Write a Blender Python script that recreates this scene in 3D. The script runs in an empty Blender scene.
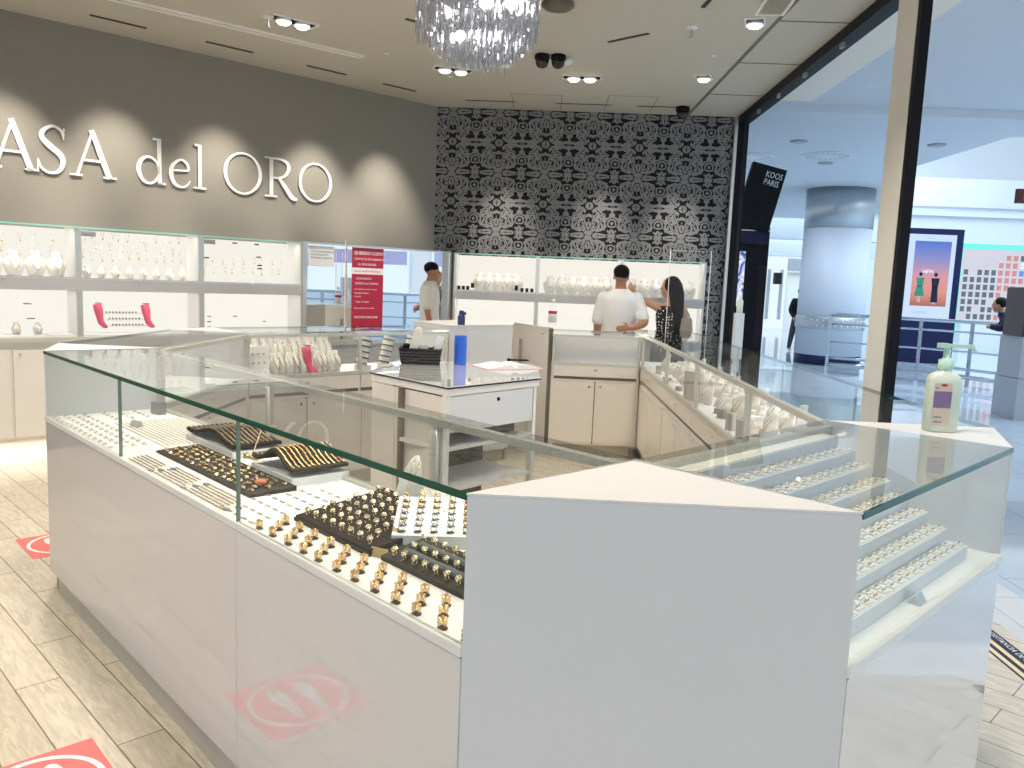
import bpy, bmesh, math, random
from mathutils import Vector, Matrix, Euler
rnd = random.Random(7)
PI = math.pi
S = bpy.context.scene
COL = S.collection
def link(o): COL.objects.link(o); return o
# ------------------------------------------------------------------ materials
def nmat(name):
    m = bpy.data.materials.new(name); m.use_nodes = True
    nt = m.node_tree; nt.nodes.clear()
    return m, nt
def N(nt, t, **kw):
    n = nt.nodes.new(t)
    for k, v in kw.items():
        if k.startswith('i_'):
            key = k[2:]; key = int(key) if key.isdigit() else key.replace('_', ' ')
            n.inputs[key].default_value = v
        else: setattr(n, k, v)
    return n
def L(nt, a, b): nt.links.new(a, b)
def rgb(c): return (c[0], c[1], c[2], 1.0)
MATS = {}
def pm(name, col, rough=0.5, metal=0.0, var=0.04, scale=6.0, bump=0.0, coat=0.0, spec=0.5, trans=0.0, emit=None, estr=0.0):
    if name in MATS: return MATS[name]
    m, nt = nmat(name)
    out = N(nt, 'ShaderNodeOutputMaterial'); b = N(nt, 'ShaderNodeBsdfPrincipled')
    L(nt, b.outputs[0], out.inputs[0])
    tc = N(nt, 'ShaderNodeTexCoord'); no = N(nt, 'ShaderNodeTexNoise', i_Scale=scale, i_Detail=3.0)
    L(nt, tc.outputs['Object'], no.inputs['Vector'])
    mr = N(nt, 'ShaderNodeMapRange'); L(nt, no.outputs[0], mr.inputs[0])
    mr.inputs[3].default_value = 1 - var; mr.inputs[4].default_value = 1 + var
    mx = N(nt, 'ShaderNodeVectorMath', operation='SCALE'); mx.inputs[0].default_value = col[:3]
    L(nt, mr.outputs[0], mx.inputs['Scale']); L(nt, mx.outputs[0], b.inputs['Base Color'])
    b.inputs['Roughness'].default_value = rough; b.inputs['Metallic'].default_value = metal
    b.inputs['Specular IOR Level'].default_value = spec
    b.inputs['Coat Weight'].default_value = coat; b.inputs['Coat Roughness'].default_value = 0.03
    b.inputs['Transmission Weight'].default_value = trans
    if bump:
        bp = N(nt, 'ShaderNodeBump', i_Strength=bump, i_Distance=0.01); L(nt, no.outputs[0], bp.inputs['Height']); L(nt, bp.outputs[0], b.inputs['Normal'])
    if emit:
        b.inputs['Emission Color'].default_value = rgb(emit); b.inputs['Emission Strength'].default_value = estr
    MATS[name] = m; return m
def glass_mat(name, tint, ior=1.5, rough=0.0, base_mix=0.0):
    m, nt = nmat(name)
    out = N(nt, 'ShaderNodeOutputMaterial'); tr = N(nt, 'ShaderNodeBsdfTransparent'); tr.inputs[0].default_value = rgb(tint)
    gl = N(nt, 'ShaderNodeBsdfGlossy'); gl.inputs['Roughness'].default_value = rough
    fr = N(nt, 'ShaderNodeFresnel', i_IOR=ior); mx = N(nt, 'ShaderNodeMixShader')
    geo = N(nt, 'ShaderNodeNewGeometry')          # only the outer face of a pane mirrors
    inv = N(nt, 'ShaderNodeMath', operation='SUBTRACT'); inv.inputs[0].default_value = 1.0
    L(nt, geo.outputs['Backfacing'], inv.inputs[1])
    mu = N(nt, 'ShaderNodeMath', operation='MULTIPLY'); L(nt, fr.outputs[0], mu.inputs[0]); L(nt, inv.outputs[0], mu.inputs[1])
    L(nt, mu.outputs[0], mx.inputs[0]); L(nt, tr.outputs[0], mx.inputs[1]); L(nt, gl.outputs[0], mx.inputs[2]); L(nt, mx.outputs[0], out.inputs[0])
    return m
M = {}
M['glass'] = glass_mat('display_glass', (.975, .99, .98))
M['clear'] = glass_mat('acrylic_clear', (.985, .99, .995), 1.4)
M['shopglass'] = glass_mat('storefront_glass', (.98, .99, .99), 1.03)
M['edge'] = pm('glass_edge_green', (.01, .085, .05), .08, var=.1, scale=20)
M['edgeteal'] = pm('glass_edge_teal', (.30, .62, .54), .1, var=.05)
M['joint'] = pm('glass_joint', (.16, .22, .19), .15)
M['panel'] = pm('white_lacquer', (.74, .715, .70), .02, var=.012, scale=1.5, coat=1.0)
M['top'] = pm('white_worktop', (.78, .76, .735), .35, var=.015, scale=3)
M['deck'] = pm('white_deck', (.90, .885, .86), .4, var=.015, scale=4)
M['rim'] = pm('white_rim', (.86, .84, .80), .3, var=.01)
M['cream'] = pm('cream_laminate', (.83, .79, .73), .25, var=.02, scale=2, coat=.2)
M['gap'] = pm('dark_gap', (.16, .14, .11), .6)
M['plinth'] = pm('grey_plinth', (.50, .47, .40), .3, var=.05)
M['alu'] = pm('brushed_aluminium', (.62, .62, .59), .3, .75, var=.04, scale=25)
M['aluwarm'] = pm('satin_frame', (.66, .64, .57), .35, .35, var=.04, scale=20)
M['greyband'] = pm('grey_band', (.50, .49, .49), .4, .2, var=.03)
M['steel'] = pm('polished_steel', (.55, .6, .66), .18, 1.0, var=.06, scale=8)
M['satinsteel'] = pm('satin_steel', (.50, .53, .56), .38, .9, var=.12, scale=3)
M['chrome'] = pm('chrome', (.8, .8, .8), .08, 1.0)
M['gold'] = pm('yellow_gold', (.92, .62, .31), .24, 1.0, var=.1, scale=80)
M['palegold'] = pm('pale_gold', (.96, .78, .50), .22, 1.0, var=.08, scale=80)
M['silver'] = pm('silver', (.92, .91, .88), .25, .8, var=.08, scale=80)
M['black'] = pm('black_satin', (.008, .008, .011), .5, var=.2, spec=.15)
M['blackgloss'] = pm('black_gloss', (.008, .008, .012), .08, var=.2)
M['foam'] = pm('dark_brown_foam', (.016, .008, .008), .95, var=.3, scale=40)
M['olive'] = pm('dark_olive_velvet', (.032, .027, .016), .85, var=.3, scale=40)
M['blackplush'] = pm('charcoal_tray', (.025, .025, .028), .8, var=.3, scale=40)
M['white'] = pm('white_leatherette', (.86, .85, .83), .45, var=.02)
M['whitewarm'] = pm('white_velvet', (.85, .82, .75), .6, var=.04, scale=30)
M['tag'] = pm('grey_tag', (.30, .29, .28), .35, .3)
M['paper'] = pm('white_paper', (.86, .86, .87), .6, var=.02)
M['red'] = pm('crimson_poster', (.42, .012, .045), .35, var=.05)
M['pink'] = pm('pink_velvet', (.80, .12, .20), .7, var=.08, scale=30)
M['coral'] = pm('coral_vinyl', (.86, .19, .18), .45, var=.03)
M['navy'] = pm('navy_vinyl', (.01, .012, .035), .5, spec=.2)
M['sand'] = pm('sand_vinyl', (.80, .62, .34), .45)
M['skin'] = pm('skin', (.42, .20, .115), .5, var=.06, scale=15)
M['skinlight'] = pm('skin_light', (.58, .33, .22), .5, var=.06, scale=15)
M['hair'] = pm('black_hair', (.006, .005, .005), .6, var=.4, scale=60, bump=.4, spec=.15)
M['hairlong'] = pm('dark_long_hair', (.010, .006, .005), .55, var=.4, scale=60, bump=.4, spec=.15)
M['tee'] = pm('white_cotton', (.82, .80, .77), .8, var=.03, scale=12, bump=.25)
M['jean'] = pm('beige_trousers', (.45, .38, .30), .8, var=.08, scale=30)
M['darkjean'] = pm('dark_trousers', (.03, .035, .05), .8, var=.15, scale=30)
M['taupe'] = pm('taupe_leather', (.30, .25, .20), .5, var=.08)
M['bluebottle'] = pm('blue_liquid', (.015, .11, .62), .15, var=.15, scale=14)
M['bluecap'] = pm('navy_cap', (.02, .03, .14), .3)
M['mint'] = pm('mint_plastic', (.52, .78, .65), .3)
M['paleplastic'] = pm('pale_green_plastic', (.70, .78, .66), .28, var=.02)
M['purple'] = pm('purple_label', (.22, .15, .28), .4, var=.1)
M['beige'] = pm('beige_label', (.70, .58, .46), .4)
M['wicker'] = pm('black_wicker', (.035, .03, .028), .4, var=.5, scale=70, bump=.6)
M['mallwhite'] = pm('mall_white', (.76, .80, .84), .35, var=.02, scale=1)
M['mallceil'] = pm('mall_ceiling_paint', (.70, .74, .79), .6, var=.02, scale=.4)
M['soffit'] = pm('cream_soffit', (.93, .89, .83), .6, var=.02)
M['post'] = pm('cream_post', (.88, .83, .75), .4, var=.02)
M['pillar'] = pm('pillar_white', (.60, .64, .72), .55, var=.015, scale=.5)
M['kiosk'] = pm('grey_steel_cabinet', (.42, .44, .48), .4, .1, var=.03)
M['indigo'] = pm('indigo_panel', (.010, .013, .055), .3, spec=.2)
M['duct'] = pm('dark_slot', (.03, .028, .025), .6)
M['dome'] = pm('smoked_dome', (.02, .012, .01), .06)
M['bronze'] = pm('bronze_disc', (.12, .10, .07), .4, .4)
M['glove'] = pm('grey_fabric', (.10, .115, .115), .8)
def emat(name, col, st):
    m, nt = nmat(name)
    out = N(nt, 'ShaderNodeOutputMaterial'); e = N(nt, 'ShaderNodeEmission', i_Strength=st)
    tc = N(nt, 'ShaderNodeTexCoord'); no = N(nt, 'ShaderNodeTexNoise', i_Scale=1.5); L(nt, tc.outputs['Object'], no.inputs['Vector'])
    mr = N(nt, 'ShaderNodeMapRange'); L(nt, no.outputs[0], mr.inputs[0]); mr.inputs[3].default_value = .96; mr.inputs[4].default_value = 1.04
    v = N(nt, 'ShaderNodeVectorMath', operation='SCALE'); v.inputs[0].default_value = col; L(nt, mr.outputs[0], v.inputs['Scale'])
    L(nt, v.outputs[0], e.inputs[0]); L(nt, e.outputs[0], out.inputs[0]); return m
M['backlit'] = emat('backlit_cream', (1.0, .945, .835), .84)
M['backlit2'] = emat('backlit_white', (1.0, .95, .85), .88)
M['lamp'] = emat('lamp_lens', (1.0, .93, .80), 9.0)
M['mallamp'] = emat('mall_lamp', (.95, .98, 1.0), 3.0)
M['turq'] = emat('turquoise_light', (.18, .92, .82), .95)
M['screenwhite'] = emat('screen_white', (.58, .72, 1.0), .95)
M['shoplit'] = emat('lit_shop_wall', (.82, .84, .95), .72)
M['farlit'] = emat('far_shop_light', (.80, .93, 1.0), .95)
M['screenpic'] = None
# --- wood planks (diagonal)
def floor_mat():
    m, nt = nmat('pale_wood_planks'); out = N(nt, 'ShaderNodeOutputMaterial'); b = N(nt, 'ShaderNodeBsdfPrincipled'); L(nt, b.outputs[0], out.inputs[0])
    tc = N(nt, 'ShaderNodeTexCoord'); mp = N(nt, 'ShaderNodeMapping'); mp.inputs['Rotation'].default_value = (0, 0, math.radians(43.5)); mp.inputs['Location'].default_value = (.37, .057, 0)
    L(nt, tc.outputs['Object'], mp.inputs['Vector'])
    br = N(nt, 'ShaderNodeTexBrick', i_Scale=1.0, i_Mortar_Size=.0025, i_Mortar_Smooth=.1, i_Bias=0.0, i_Brick_Width=.95, i_Row_Height=.152)
    br.offset = .37; br.inputs['Color1'].default_value = (.60, .52, .405, 1); br.inputs['Color2'].default_value = (.70, .62, .50, 1); br.inputs['Mortar'].default_value = (.17, .135, .09, 1)
    L(nt, mp.outputs[0], br.inputs['Vector'])
    mp2 = N(nt, 'ShaderNodeMapping'); mp2.inputs['Scale'].default_value = (6, 40, 1); L(nt, mp.outputs[0], mp2.inputs['Vector'])
    no = N(nt, 'ShaderNodeTexNoise', i_Scale=1.0, i_Detail=6.0, i_Distortion=1.6); L(nt, mp2.outputs[0], no.inputs['Vector'])
    mr = N(nt, 'ShaderNodeMapRange'); L(nt, no.outputs[0], mr.inputs[0]); mr.inputs[1].default_value = .3; mr.inputs[2].default_value = .7; mr.inputs[3].default_value = .80; mr.inputs[4].default_value = 1.12
    v = N(nt, 'ShaderNodeVectorMath', operation='SCALE'); L(nt, br.outputs[0], v.inputs[0]); L(nt, mr.outputs[0], v.inputs['Scale'])
    L(nt, v.outputs[0], b.inputs['Base Color']); b.inputs['Roughness'].default_value = .42
    bp = N(nt, 'ShaderNodeBump', i_Strength=.12, i_Distance=.01); L(nt, mr.outputs[0], bp.inputs['Height']); L(nt, bp.outputs[0], b.inputs['Normal'])
    return m
M['planks'] = floor_mat()
def tile_mat(name, c1, c2, grout, size, rough):
    m, nt = nmat(name); out = N(nt, 'ShaderNodeOutputMaterial'); b = N(nt, 'ShaderNodeBsdfPrincipled'); L(nt, b.outputs[0], out.inputs[0])
    tc = N(nt, 'ShaderNodeTexCoord')
    br = N(nt, 'ShaderNodeTexBrick', i_Scale=1.0, i_Mortar_Size=.004, i_Brick_Width=size, i_Row_Height=size); br.offset = 0
    br.inputs['Color1'].default_value = rgb(c1); br.inputs['Color2'].default_value = rgb(c2); br.inputs['Mortar'].default_value = rgb(grout)
    L(nt, tc.outputs['Object'], br.inputs['Vector'])
    no = N(nt, 'ShaderNodeTexNoise', i_Scale=2.5, i_Detail=6.0, i_Distortion=1.0); L(nt, tc.outputs['Object'], no.inputs['Vector'])
    mr = N(nt, 'ShaderNodeMapRange'); L(nt, no.outputs[0], mr.inputs[0]); mr.inputs[3].default_value = .88; mr.inputs[4].default_value = 1.1
    v = N(nt, 'ShaderNodeVectorMath', operation='SCALE'); L(nt, br.outputs[0], v.inputs[0]); L(nt, mr.outputs[0], v.inputs['Scale'])
    L(nt, v.outputs[0], b.inputs['Base Color']); b.inputs['Roughness'].default_value = rough
    return m
M['mallfloor'] = tile_mat('polished_mall_stone', (.46, .53, .60), (.50, .57, .64), (.3, .36, .42), .9, .05)
M['lighttile'] = tile_mat('light_threshold_tile', (.62, .62, .62), (.66, .66, .65), (.4, .4, .4), .6, .25)
# --- damask wallpaper: mirrored repeat of 0.527 x 0.66 m
def damask():
    m, nt = nmat('damask_wallpaper'); out = N(nt, 'ShaderNodeOutputMaterial'); b = N(nt, 'ShaderNodeBsdfPrincipled'); L(nt, b.outputs[0], out.inputs[0])
    tc = N(nt, 'ShaderNodeTexCoord'); sp = N(nt, 'ShaderNodeSeparateXYZ'); L(nt, tc.outputs['Object'], sp.inputs[0])
    def mth(op, a, bb=None, c=None):
        n = N(nt, 'ShaderNodeMath', operation=op)
        for i, x in enumerate((a, bb, c)):
            if x is None: continue
            if isinstance(x, (int, float)): n.inputs[i].default_value = x
            else: L(nt, x, n.inputs[i])
        return n.outputs[0]
    u = mth('MULTIPLY', mth('PINGPONG', mth('DIVIDE', mth('ADD', sp.outputs[0], 10.02), .2635), 1.0), 145.0)      # mirrored half repeat, 145 x 182 units
    v = mth('MULTIPLY', mth('PINGPONG', mth('DIVIDE', mth('ADD', sp.outputs[2], 10.09), .33), 1.0), 182.0)
    nz = N(nt, 'ShaderNodeTexNoise', i_Scale=.045, i_Detail=2.0); cb = N(nt, 'ShaderNodeCombineXYZ'); L(nt, u, cb.inputs[0]); L(nt, v, cb.inputs[1]); L(nt, cb.outputs[0], nz.inputs['Vector'])
    wob = mth('MULTIPLY', mth('SUBTRACT', nz.outputs[0], .5), 13.0)
    u2, v2 = mth('ADD', u, wob), mth('SUBTRACT', v, wob)
    def edist(cx, cy, rx, ry, rot=0):
        c, s_ = math.cos(math.radians(rot)), math.sin(math.radians(rot))
        dx, dy = mth('SUBTRACT', u2, cx), mth('SUBTRACT', v2, cy)
        p = mth('MULTIPLY_ADD', dx, c/rx, mth('MULTIPLY', dy, s_/rx)); q = mth('MULTIPLY_ADD', dy, c/ry, mth('MULTIPLY', dx, -s_/ry))
        return mth('SQRT', mth('MULTIPLY_ADD', p, p, mth('MULTIPLY', q, q)))
    val = None
    LEAF = [(145,0,80,24,0),(145,52,18,13,0),(145,72,26,6,0),(145,104,28,28,0),(145,160,15,22,0),(116,182,22,13,0),(70,182,42,17,0),(0,112,14,32,0),(24,122,12,29,38),(44,136,10,27,62),(0,160,8,28,0),
        (26,70,11,22,-25),(46,86,9,20,-50),(0,0,25,23,0),(58,34,15,33,-40),(46,60,10,24,20),(82,50,12,26,-62),(98,76,9,23,-20),(72,98,9,30,30),(104,128,8,27,35),(62,12,14,12,0),(26,32,9,18,30),(88,20,10,9,0),(20,170,11,9,0),(120,84,8,14,30),(84,118,7,16,-20),(30,150,9,9,0)]
    for e in LEAF:
        d = edist(*e); a = mth('LESS_THAN', d, 1.0); val = a if val is None else mth('MAXIMUM', val, a)
    for (cx, cy, rx, ry, w_) in [(72,182,72,44,.11),(60,112,40,40,.13),(0,120,64,66,.085),(100,40,44,36,.12),(30,30,46,40,.10)]:
        val = mth('MAXIMUM', val, mth('LESS_THAN', mth('ABSOLUTE', mth('SUBTRACT', edist(cx, cy, rx, ry), 1.0)), w_))
    cut = None
    for e in [(145,0,34,7,0),(145,0,72,1.6,0),(145,104,19,19,0),(145,160,3,12,0),(0,112,2.2,26,0),(24,122,2,22,38),(44,136,2,20,62),(26,70,2.2,15,-25),(58,34,2.2,26,-40),(82,50,2,20,-62),(72,98,2,22,30),(0,0,2,22,0),(0,0,22,2,0),(70,182,30,2.2,0),(12,86,8,15,20),(14,44,9,12,-20),(112,140,8,12,20),(46,60,1.8,18,20)]:
        a = mth('LESS_THAN', edist(*e), 1.0); cut = a if cut is None else mth('MAXIMUM', cut, a)
    val = mth('MULTIPLY', val, mth('SUBTRACT', 1.0, cut))
    for e in [(145,104,10,10,0),(145,0,14,3,0)]: val = mth('MAXIMUM', val, mth('LESS_THAN', edist(*e), 1.0))
    for (cx, cy, rx, ry, w_) in [(70,182,48,23,.08),(145,104,33,33,.07),(0,112,20,38,.06)]:
        val = mth('MULTIPLY', val, mth('GREATER_THAN', mth('ABSOLUTE', mth('SUBTRACT', edist(cx, cy, rx, ry), 1.0)), w_))
    mx = N(nt, 'ShaderNodeMix', data_type='RGBA'); L(nt, val, mx.inputs[0]); mx.inputs[6].default_value = (.006, .006, .007, 1); mx.inputs[7].default_value = (.215, .213, .212, 1)
    L(nt, mx.outputs[2], b.inputs['Base Color']); b.inputs['Roughness'].default_value = .45
    rr = mth('SUBTRACT', .6, mth('MULTIPLY', val, .2)); L(nt, rr, b.inputs['Roughness']); b.inputs['Specular IOR Level'].default_value = .2
    return m
M['damask'] = damask()
M['taupewall'] = pm('taupe_wall_paint', (.25, .232, .198), .55, var=.015, scale=1.2)
M['ceiling'] = pm('beige_ceiling_paint', (.56, .53, .455), .7, var=.012, scale=.8)
M['ceilline'] = pm('ceiling_joint', (.17, .155, .13), .8)
M['mirror'] = pm('mirror_silver', (.93, .95, .96), .0, 1.0, var=0.0)
M['tabletop'] = pm('white_mirror_glass', (.88, .89, .87), .02, 0.0, var=.01, coat=1.0, spec=1.0)
# ------------------------------------------------------------------ mesh builder
class MB:
    def __init__(s): s.v = []; s.f = []; s.mi = []; s.cur = 0; s.mats = []; s.smooth = []
    def mat(s, m):
        if m not in s.mats: s.mats.append(m)
        s.cur = s.mats.index(m); return s
    def add(s, vs, fs, smooth=False):
        b = len(s.v); s.v += [tuple(p) for p in vs]
        for f in fs: s.f.append([b+i for i in f]); s.mi.append(s.cur); s.smooth.append(smooth)
        return s
    def box(s, x0, x1, y0, y1, z0, z1):
        if x0 > x1: x0, x1 = x1, x0
        if y0 > y1: y0, y1 = y1, y0
        if z0 > z1: z0, z1 = z1, z0
        vs = [(x0,y0,z0),(x1,y0,z0),(x1,y1,z0),(x0,y1,z0),(x0,y0,z1),(x1,y0,z1),(x1,y1,z1),(x0,y1,z1)]
        return s.add(vs, [(3,2,1,0),(4,5,6,7),(0,1,5,4),(1,2,6,5),(2,3,7,6),(3,0,4,7)])
    def prism(s, poly, z0, z1):
        a = sum(poly[i][0]*poly[(i+1)%len(poly)][1]-poly[(i+1)%len(poly)][0]*poly[i][1] for i in range(len(poly)))
        if a < 0: poly = poly[::-1]
        n = len(poly); vs = [(x,y,z0) for x,y in poly] + [(x,y,z1) for x,y in poly]
        return s.add(vs, [tuple(range(n-1,-1,-1)), tuple(range(n,2*n))] + [(i,(i+1)%n,n+(i+1)%n,n+i) for i in range(n)])
    def prism_m(s, poly, t, mtx):     # polygon in local XY, thickness t along +Z, then a matrix
        k = len(s.v); s.prism(poly, 0, t)
        for i in range(k, len(s.v)): s.v[i] = tuple(mtx @ Vector(s.v[i]))
        return s
    def xf(s, mtx, k=0):
        for i in range(k, len(s.v)): s.v[i] = tuple(mtx @ Vector(s.v[i]))
        return s
    def rod(s, a, b, r, n=8, r2=None):
        a, b = Vector(a), Vector(b); d = (b-a).normalized(); r2 = r if r2 is None else r2
        u = d.orthogonal().normalized(); w = d.cross(u)
        vs = []
        for p, q in ((a, r), (b, r2)):
            for i in range(n):
                t = 2*PI*i/n; vs.append(p + u*(math.cos(t)*q) + w*(math.sin(t)*q))
        return s.add(vs, [tuple(range(n-1,-1,-1)), tuple(range(n,2*n))], False).add(vs, [(i,(i+1)%n,n+(i+1)%n,n+i) for i in range(n)], True)
    def tube(s, pts, r, n=6, closed=False):
        pts = [Vector(p) for p in pts]; m = len(pts); vs = []
        up = None
        for i, p in enumerate(pts):
            a = pts[(i-1) % m] if (closed or i > 0) else p; b = pts[(i+1) % m] if (closed or i < m-1) else p
            d = (b-a).normalized()
            if up is None: up = d.orthogonal().normalized()
            u = (up - d*up.dot(d)); u = u.normalized() if u.length > 1e-6 else d.orthogonal().normalized(); up = u; w = d.cross(u)
            rr = r[i] if isinstance(r, (list, tuple)) else r
            for k in range(n):
                t = 2*PI*k/n; vs.append(p + u*(math.cos(t)*rr) + w*(math.sin(t)*rr))
        fs = []
        for i in range(m if closed else m-1):
            j = (i+1) % m
            for k in range(n): fs.append((i*n+k, i*n+(k+1)%n, j*n+(k+1)%n, j*n+k))
        if not closed: fs += [tuple(range(n-1,-1,-1)), tuple(range((m-1)*n, m*n))]
        return s.add(vs, fs, True)
    def lathe(s, prof, n=20, c=(0,0,0), smooth=True):
        vs = []; m = len(prof)
        for r, z in prof:
            for k in range(n):
                t = 2*PI*k/n; vs.append((c[0]+r*math.cos(t), c[1]+r*math.sin(t), c[2]+z))
        fs = [(i*n+k, i*n+(k+1)%n, (i+1)*n+(k+1)%n, (i+1)*n+k) for i in range(m-1) for k in range(n)]
        s.add(vs, fs, smooth)
        b = len(s.v)-m*n
        s.f.append([b+k for k in range(n-1,-1,-1)]); s.mi.append(s.cur); s.smooth.append(False)
        s.f.append([b+(m-1)*n+k for k in range(n)]); s.mi.append(s.cur); s.smooth.append(False)
        return s
    def ball(s, c, r, n=10, m=7, sx=1, sy=1, sz=1, smooth=True):
        vs = [(c[0], c[1], c[2]-r*sz)]
        for i in range(1, m):
            a = -PI/2 + PI*i/m
            for k in range(n):
                t = 2*PI*k/n; vs.append((c[0]+r*sx*math.cos(a)*math.cos(t), c[1]+r*sy*math.cos(a)*math.sin(t), c[2]+r*sz*math.sin(a)))
        vs.append((c[0], c[1], c[2]+r*sz)); e = len(vs)-1
        fs = [(0, 1+(k+1)%n, 1+k) for k in range(n)] + [(e, 1+(m-2)*n+k, 1+(m-2)*n+(k+1)%n) for k in range(n)]
        fs += [(1+i*n+k, 1+i*n+(k+1)%n, 1+(i+1)*n+(k+1)%n, 1+(i+1)*n+k) for i in range(m-2) for k in range(n)]
        return s.add(vs, fs, smooth)
    def mesh(s, name):
        me = bpy.data.meshes.new(name); me.from_pydata(s.v, [], s.f)
        for m in s.mats: me.materials.append(m)
        me.polygons.foreach_set('material_index', s.mi); me.polygons.foreach_set('use_smooth', s.smooth)
        me.update(); return me
    def build(s, name, m=None, parent=None, bevel=0.0):
        me = s.mesh(name)
        if m is not None and not s.mats: me.materials.append(m)
        o = bpy.data.objects.new(name, me); link(o)
        if parent is not None: o.parent = parent
        if bevel:
            b = o.modifiers.new('bevel', 'BEVEL'); b.width = bevel; b.segments = 2; b.limit_method = 'ANGLE'
        return o
def tag(o, label=None, cat=None, group=None, kind=None):
    if label: o['label'] = label
    if cat: o['category'] = cat
    if group: o['group'] = group
    if kind: o['kind'] = kind
    return o
def thing(name, label, cat, loc=(0,0,0), rz=0.0, group=None):
    o = bpy.data.objects.new(name, None); o.empty_display_size = .05; link(o); o.location = loc; o.rotation_euler = (0,0,rz)
    return tag(o, label, cat, group)
def kids(o): return [c for c in o.children]
def dup(root, loc, rz=None, label=None, group=None):
    r = root.copy(); COL.objects.link(r); r.location = loc
    if rz is not None: r.rotation_euler = (r.rotation_euler[0], r.rotation_euler[1], rz)
    if label: r['label'] = label
    if group: r['group'] = group
    for ch in root.children:
        c = ch.copy(); COL.objects.link(c); c.parent = r
        for g in ch.children:
            d = g.copy(); COL.objects.link(d); d.parent = c
    return r
def struct(name, mb, m=None): return tag(mb.build(name, m), kind='structure')
ORD = ['first','second','third','fourth','fifth','sixth','seventh','eighth','ninth','tenth','eleventh','twelfth','thirteenth','fourteenth','fifteenth','sixteenth','seventeenth','eighteenth','nineteenth','twentieth']
def text_mesh(body, size, depth, m, name, parent=None, mtx=None, align='LEFT'):
    cu = bpy.data.curves.new(name, 'FONT'); cu.body = body; cu.size = size; cu.extrude = depth; cu.align_x = align; cu.resolution_u = 2
    t = bpy.data.objects.new(name, cu); link(t)
    me = bpy.data.meshes.new_from_object(t.evaluated_get(bpy.context.evaluated_depsgraph_get()))
    bpy.data.objects.remove(t); bpy.data.curves.remove(cu)
    if mtx is not None: me.transform(mtx)
    me.name = name; me.materials.clear(); me.materials.append(m)
    o = bpy.data.objects.new(name, me); link(o)
    if parent is not None: o.parent = parent
    return o
# ------------------------------------------------------------------ camera
H = 1.55
cam = bpy.data.cameras.new('camera'); co = link(bpy.data.objects.new('camera', cam))
Rt = Vector((0.99859919, 0.03457278, 0.04005472)); Up = Vector((-0.04402759, 0.12306885, 0.99142101)); Fw = Vector((-0.02934669, 0.99179574, -0.12441861))
mw = Matrix.Identity(4)
for i in range(3): mw[i][0] = Rt[i]; mw[i][1] = Up[i]; mw[i][2] = -Fw[i]
mw[2][3] = H; co.matrix_world = mw
cam.sensor_fit = 'HORIZONTAL'; cam.sensor_width = 36.0; cam.lens = 36.0*807.46/1024.0; cam.clip_start = .05; cam.clip_end = 200
S.camera = co
WORLD_STR = .85; WASH = [-5.1, -4.25, -3.45, -2.53, -1.57, -.75]; WASH_W = 165; DAMW = [(-.45, 0), (.64, 0), (1.5, 0)]; DAM_W = 130
DOWN = [(-.3, 2.2), (-1.5, 3.3), (.9, 2.2), (-2.6, 4.4), (1.2, 4.5), (1.1, 6.4), (-.4, 5.0), (.4, 7.9), (-1.6, 5.6), (-3.2, 5.6), (-.6, 7.2), (-2.0, 1.6), (-3.0, 3.0)]; DOWN_W = 105
MALLS = [(4.5, 2.5, 3.85), (4.5, 7, 3.85), (4.5, 13.5, 3.85), (5, 17, 3.85), (3.5, 21, 3.85)]
MALL_W = 150; ATR_W = 1800; EXPO = 0.2; CAB_W = 0.9; PLI_W = 1.3; CAS_W = 1.0; FRONT_W = 120
SLOT6 = (.60, 6.605, .38, -41); SLOT7 = (1.04, 5.79, .15, -84)
# ------------------------------------------------------------------ room shell
CZ = 3.48; YW = 9.38; XS = 2.12
R2 = math.sqrt(.5)
mb = MB().prism([(-9, -4), (2.3, -4), (2.3, YW+.1), (-9, YW+.1)], -.05, 0); struct('floor', mb, M['planks'])
mb = MB().prism([(2.3, -6), (2.62, -6), (2.62, 30), (2.3, 30)], -.05, .0); struct('trim_threshold', mb, M['lighttile'])
mb = MB().prism([(2.62, -8), (34, -8), (34, 40), (2.62, 40)], -.05, 0).prism([(-6, YW+.4), (2.62, YW+.4), (2.62, 40), (-6, 40)], -.05, 0); struct('floor_mall', mb, M['mallfloor'])
mb = MB().prism([(-1.24, YW), (2.12, YW), (2.12, YW+.15), (-1.24-.06, YW+.15)], 0, CZ); struct('wall_back', mb, M['damask'])
wx, wy = -1.24-8.5*R2, YW-8.5*R2
mb = MB().prism([(-1.24, YW), (wx, wy), (wx-.15*R2, wy+.15*R2), (-1.24-.2, YW+.15)], 0, CZ); struct('wall_left', mb, M['taupewall'])
mb = MB().prism([(-9, -3), (2.16, -3), (2.16, YW+.15), (-9, YW+.15)], CZ, CZ+.12); struct('ceiling', mb, M['ceiling'])
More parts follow.
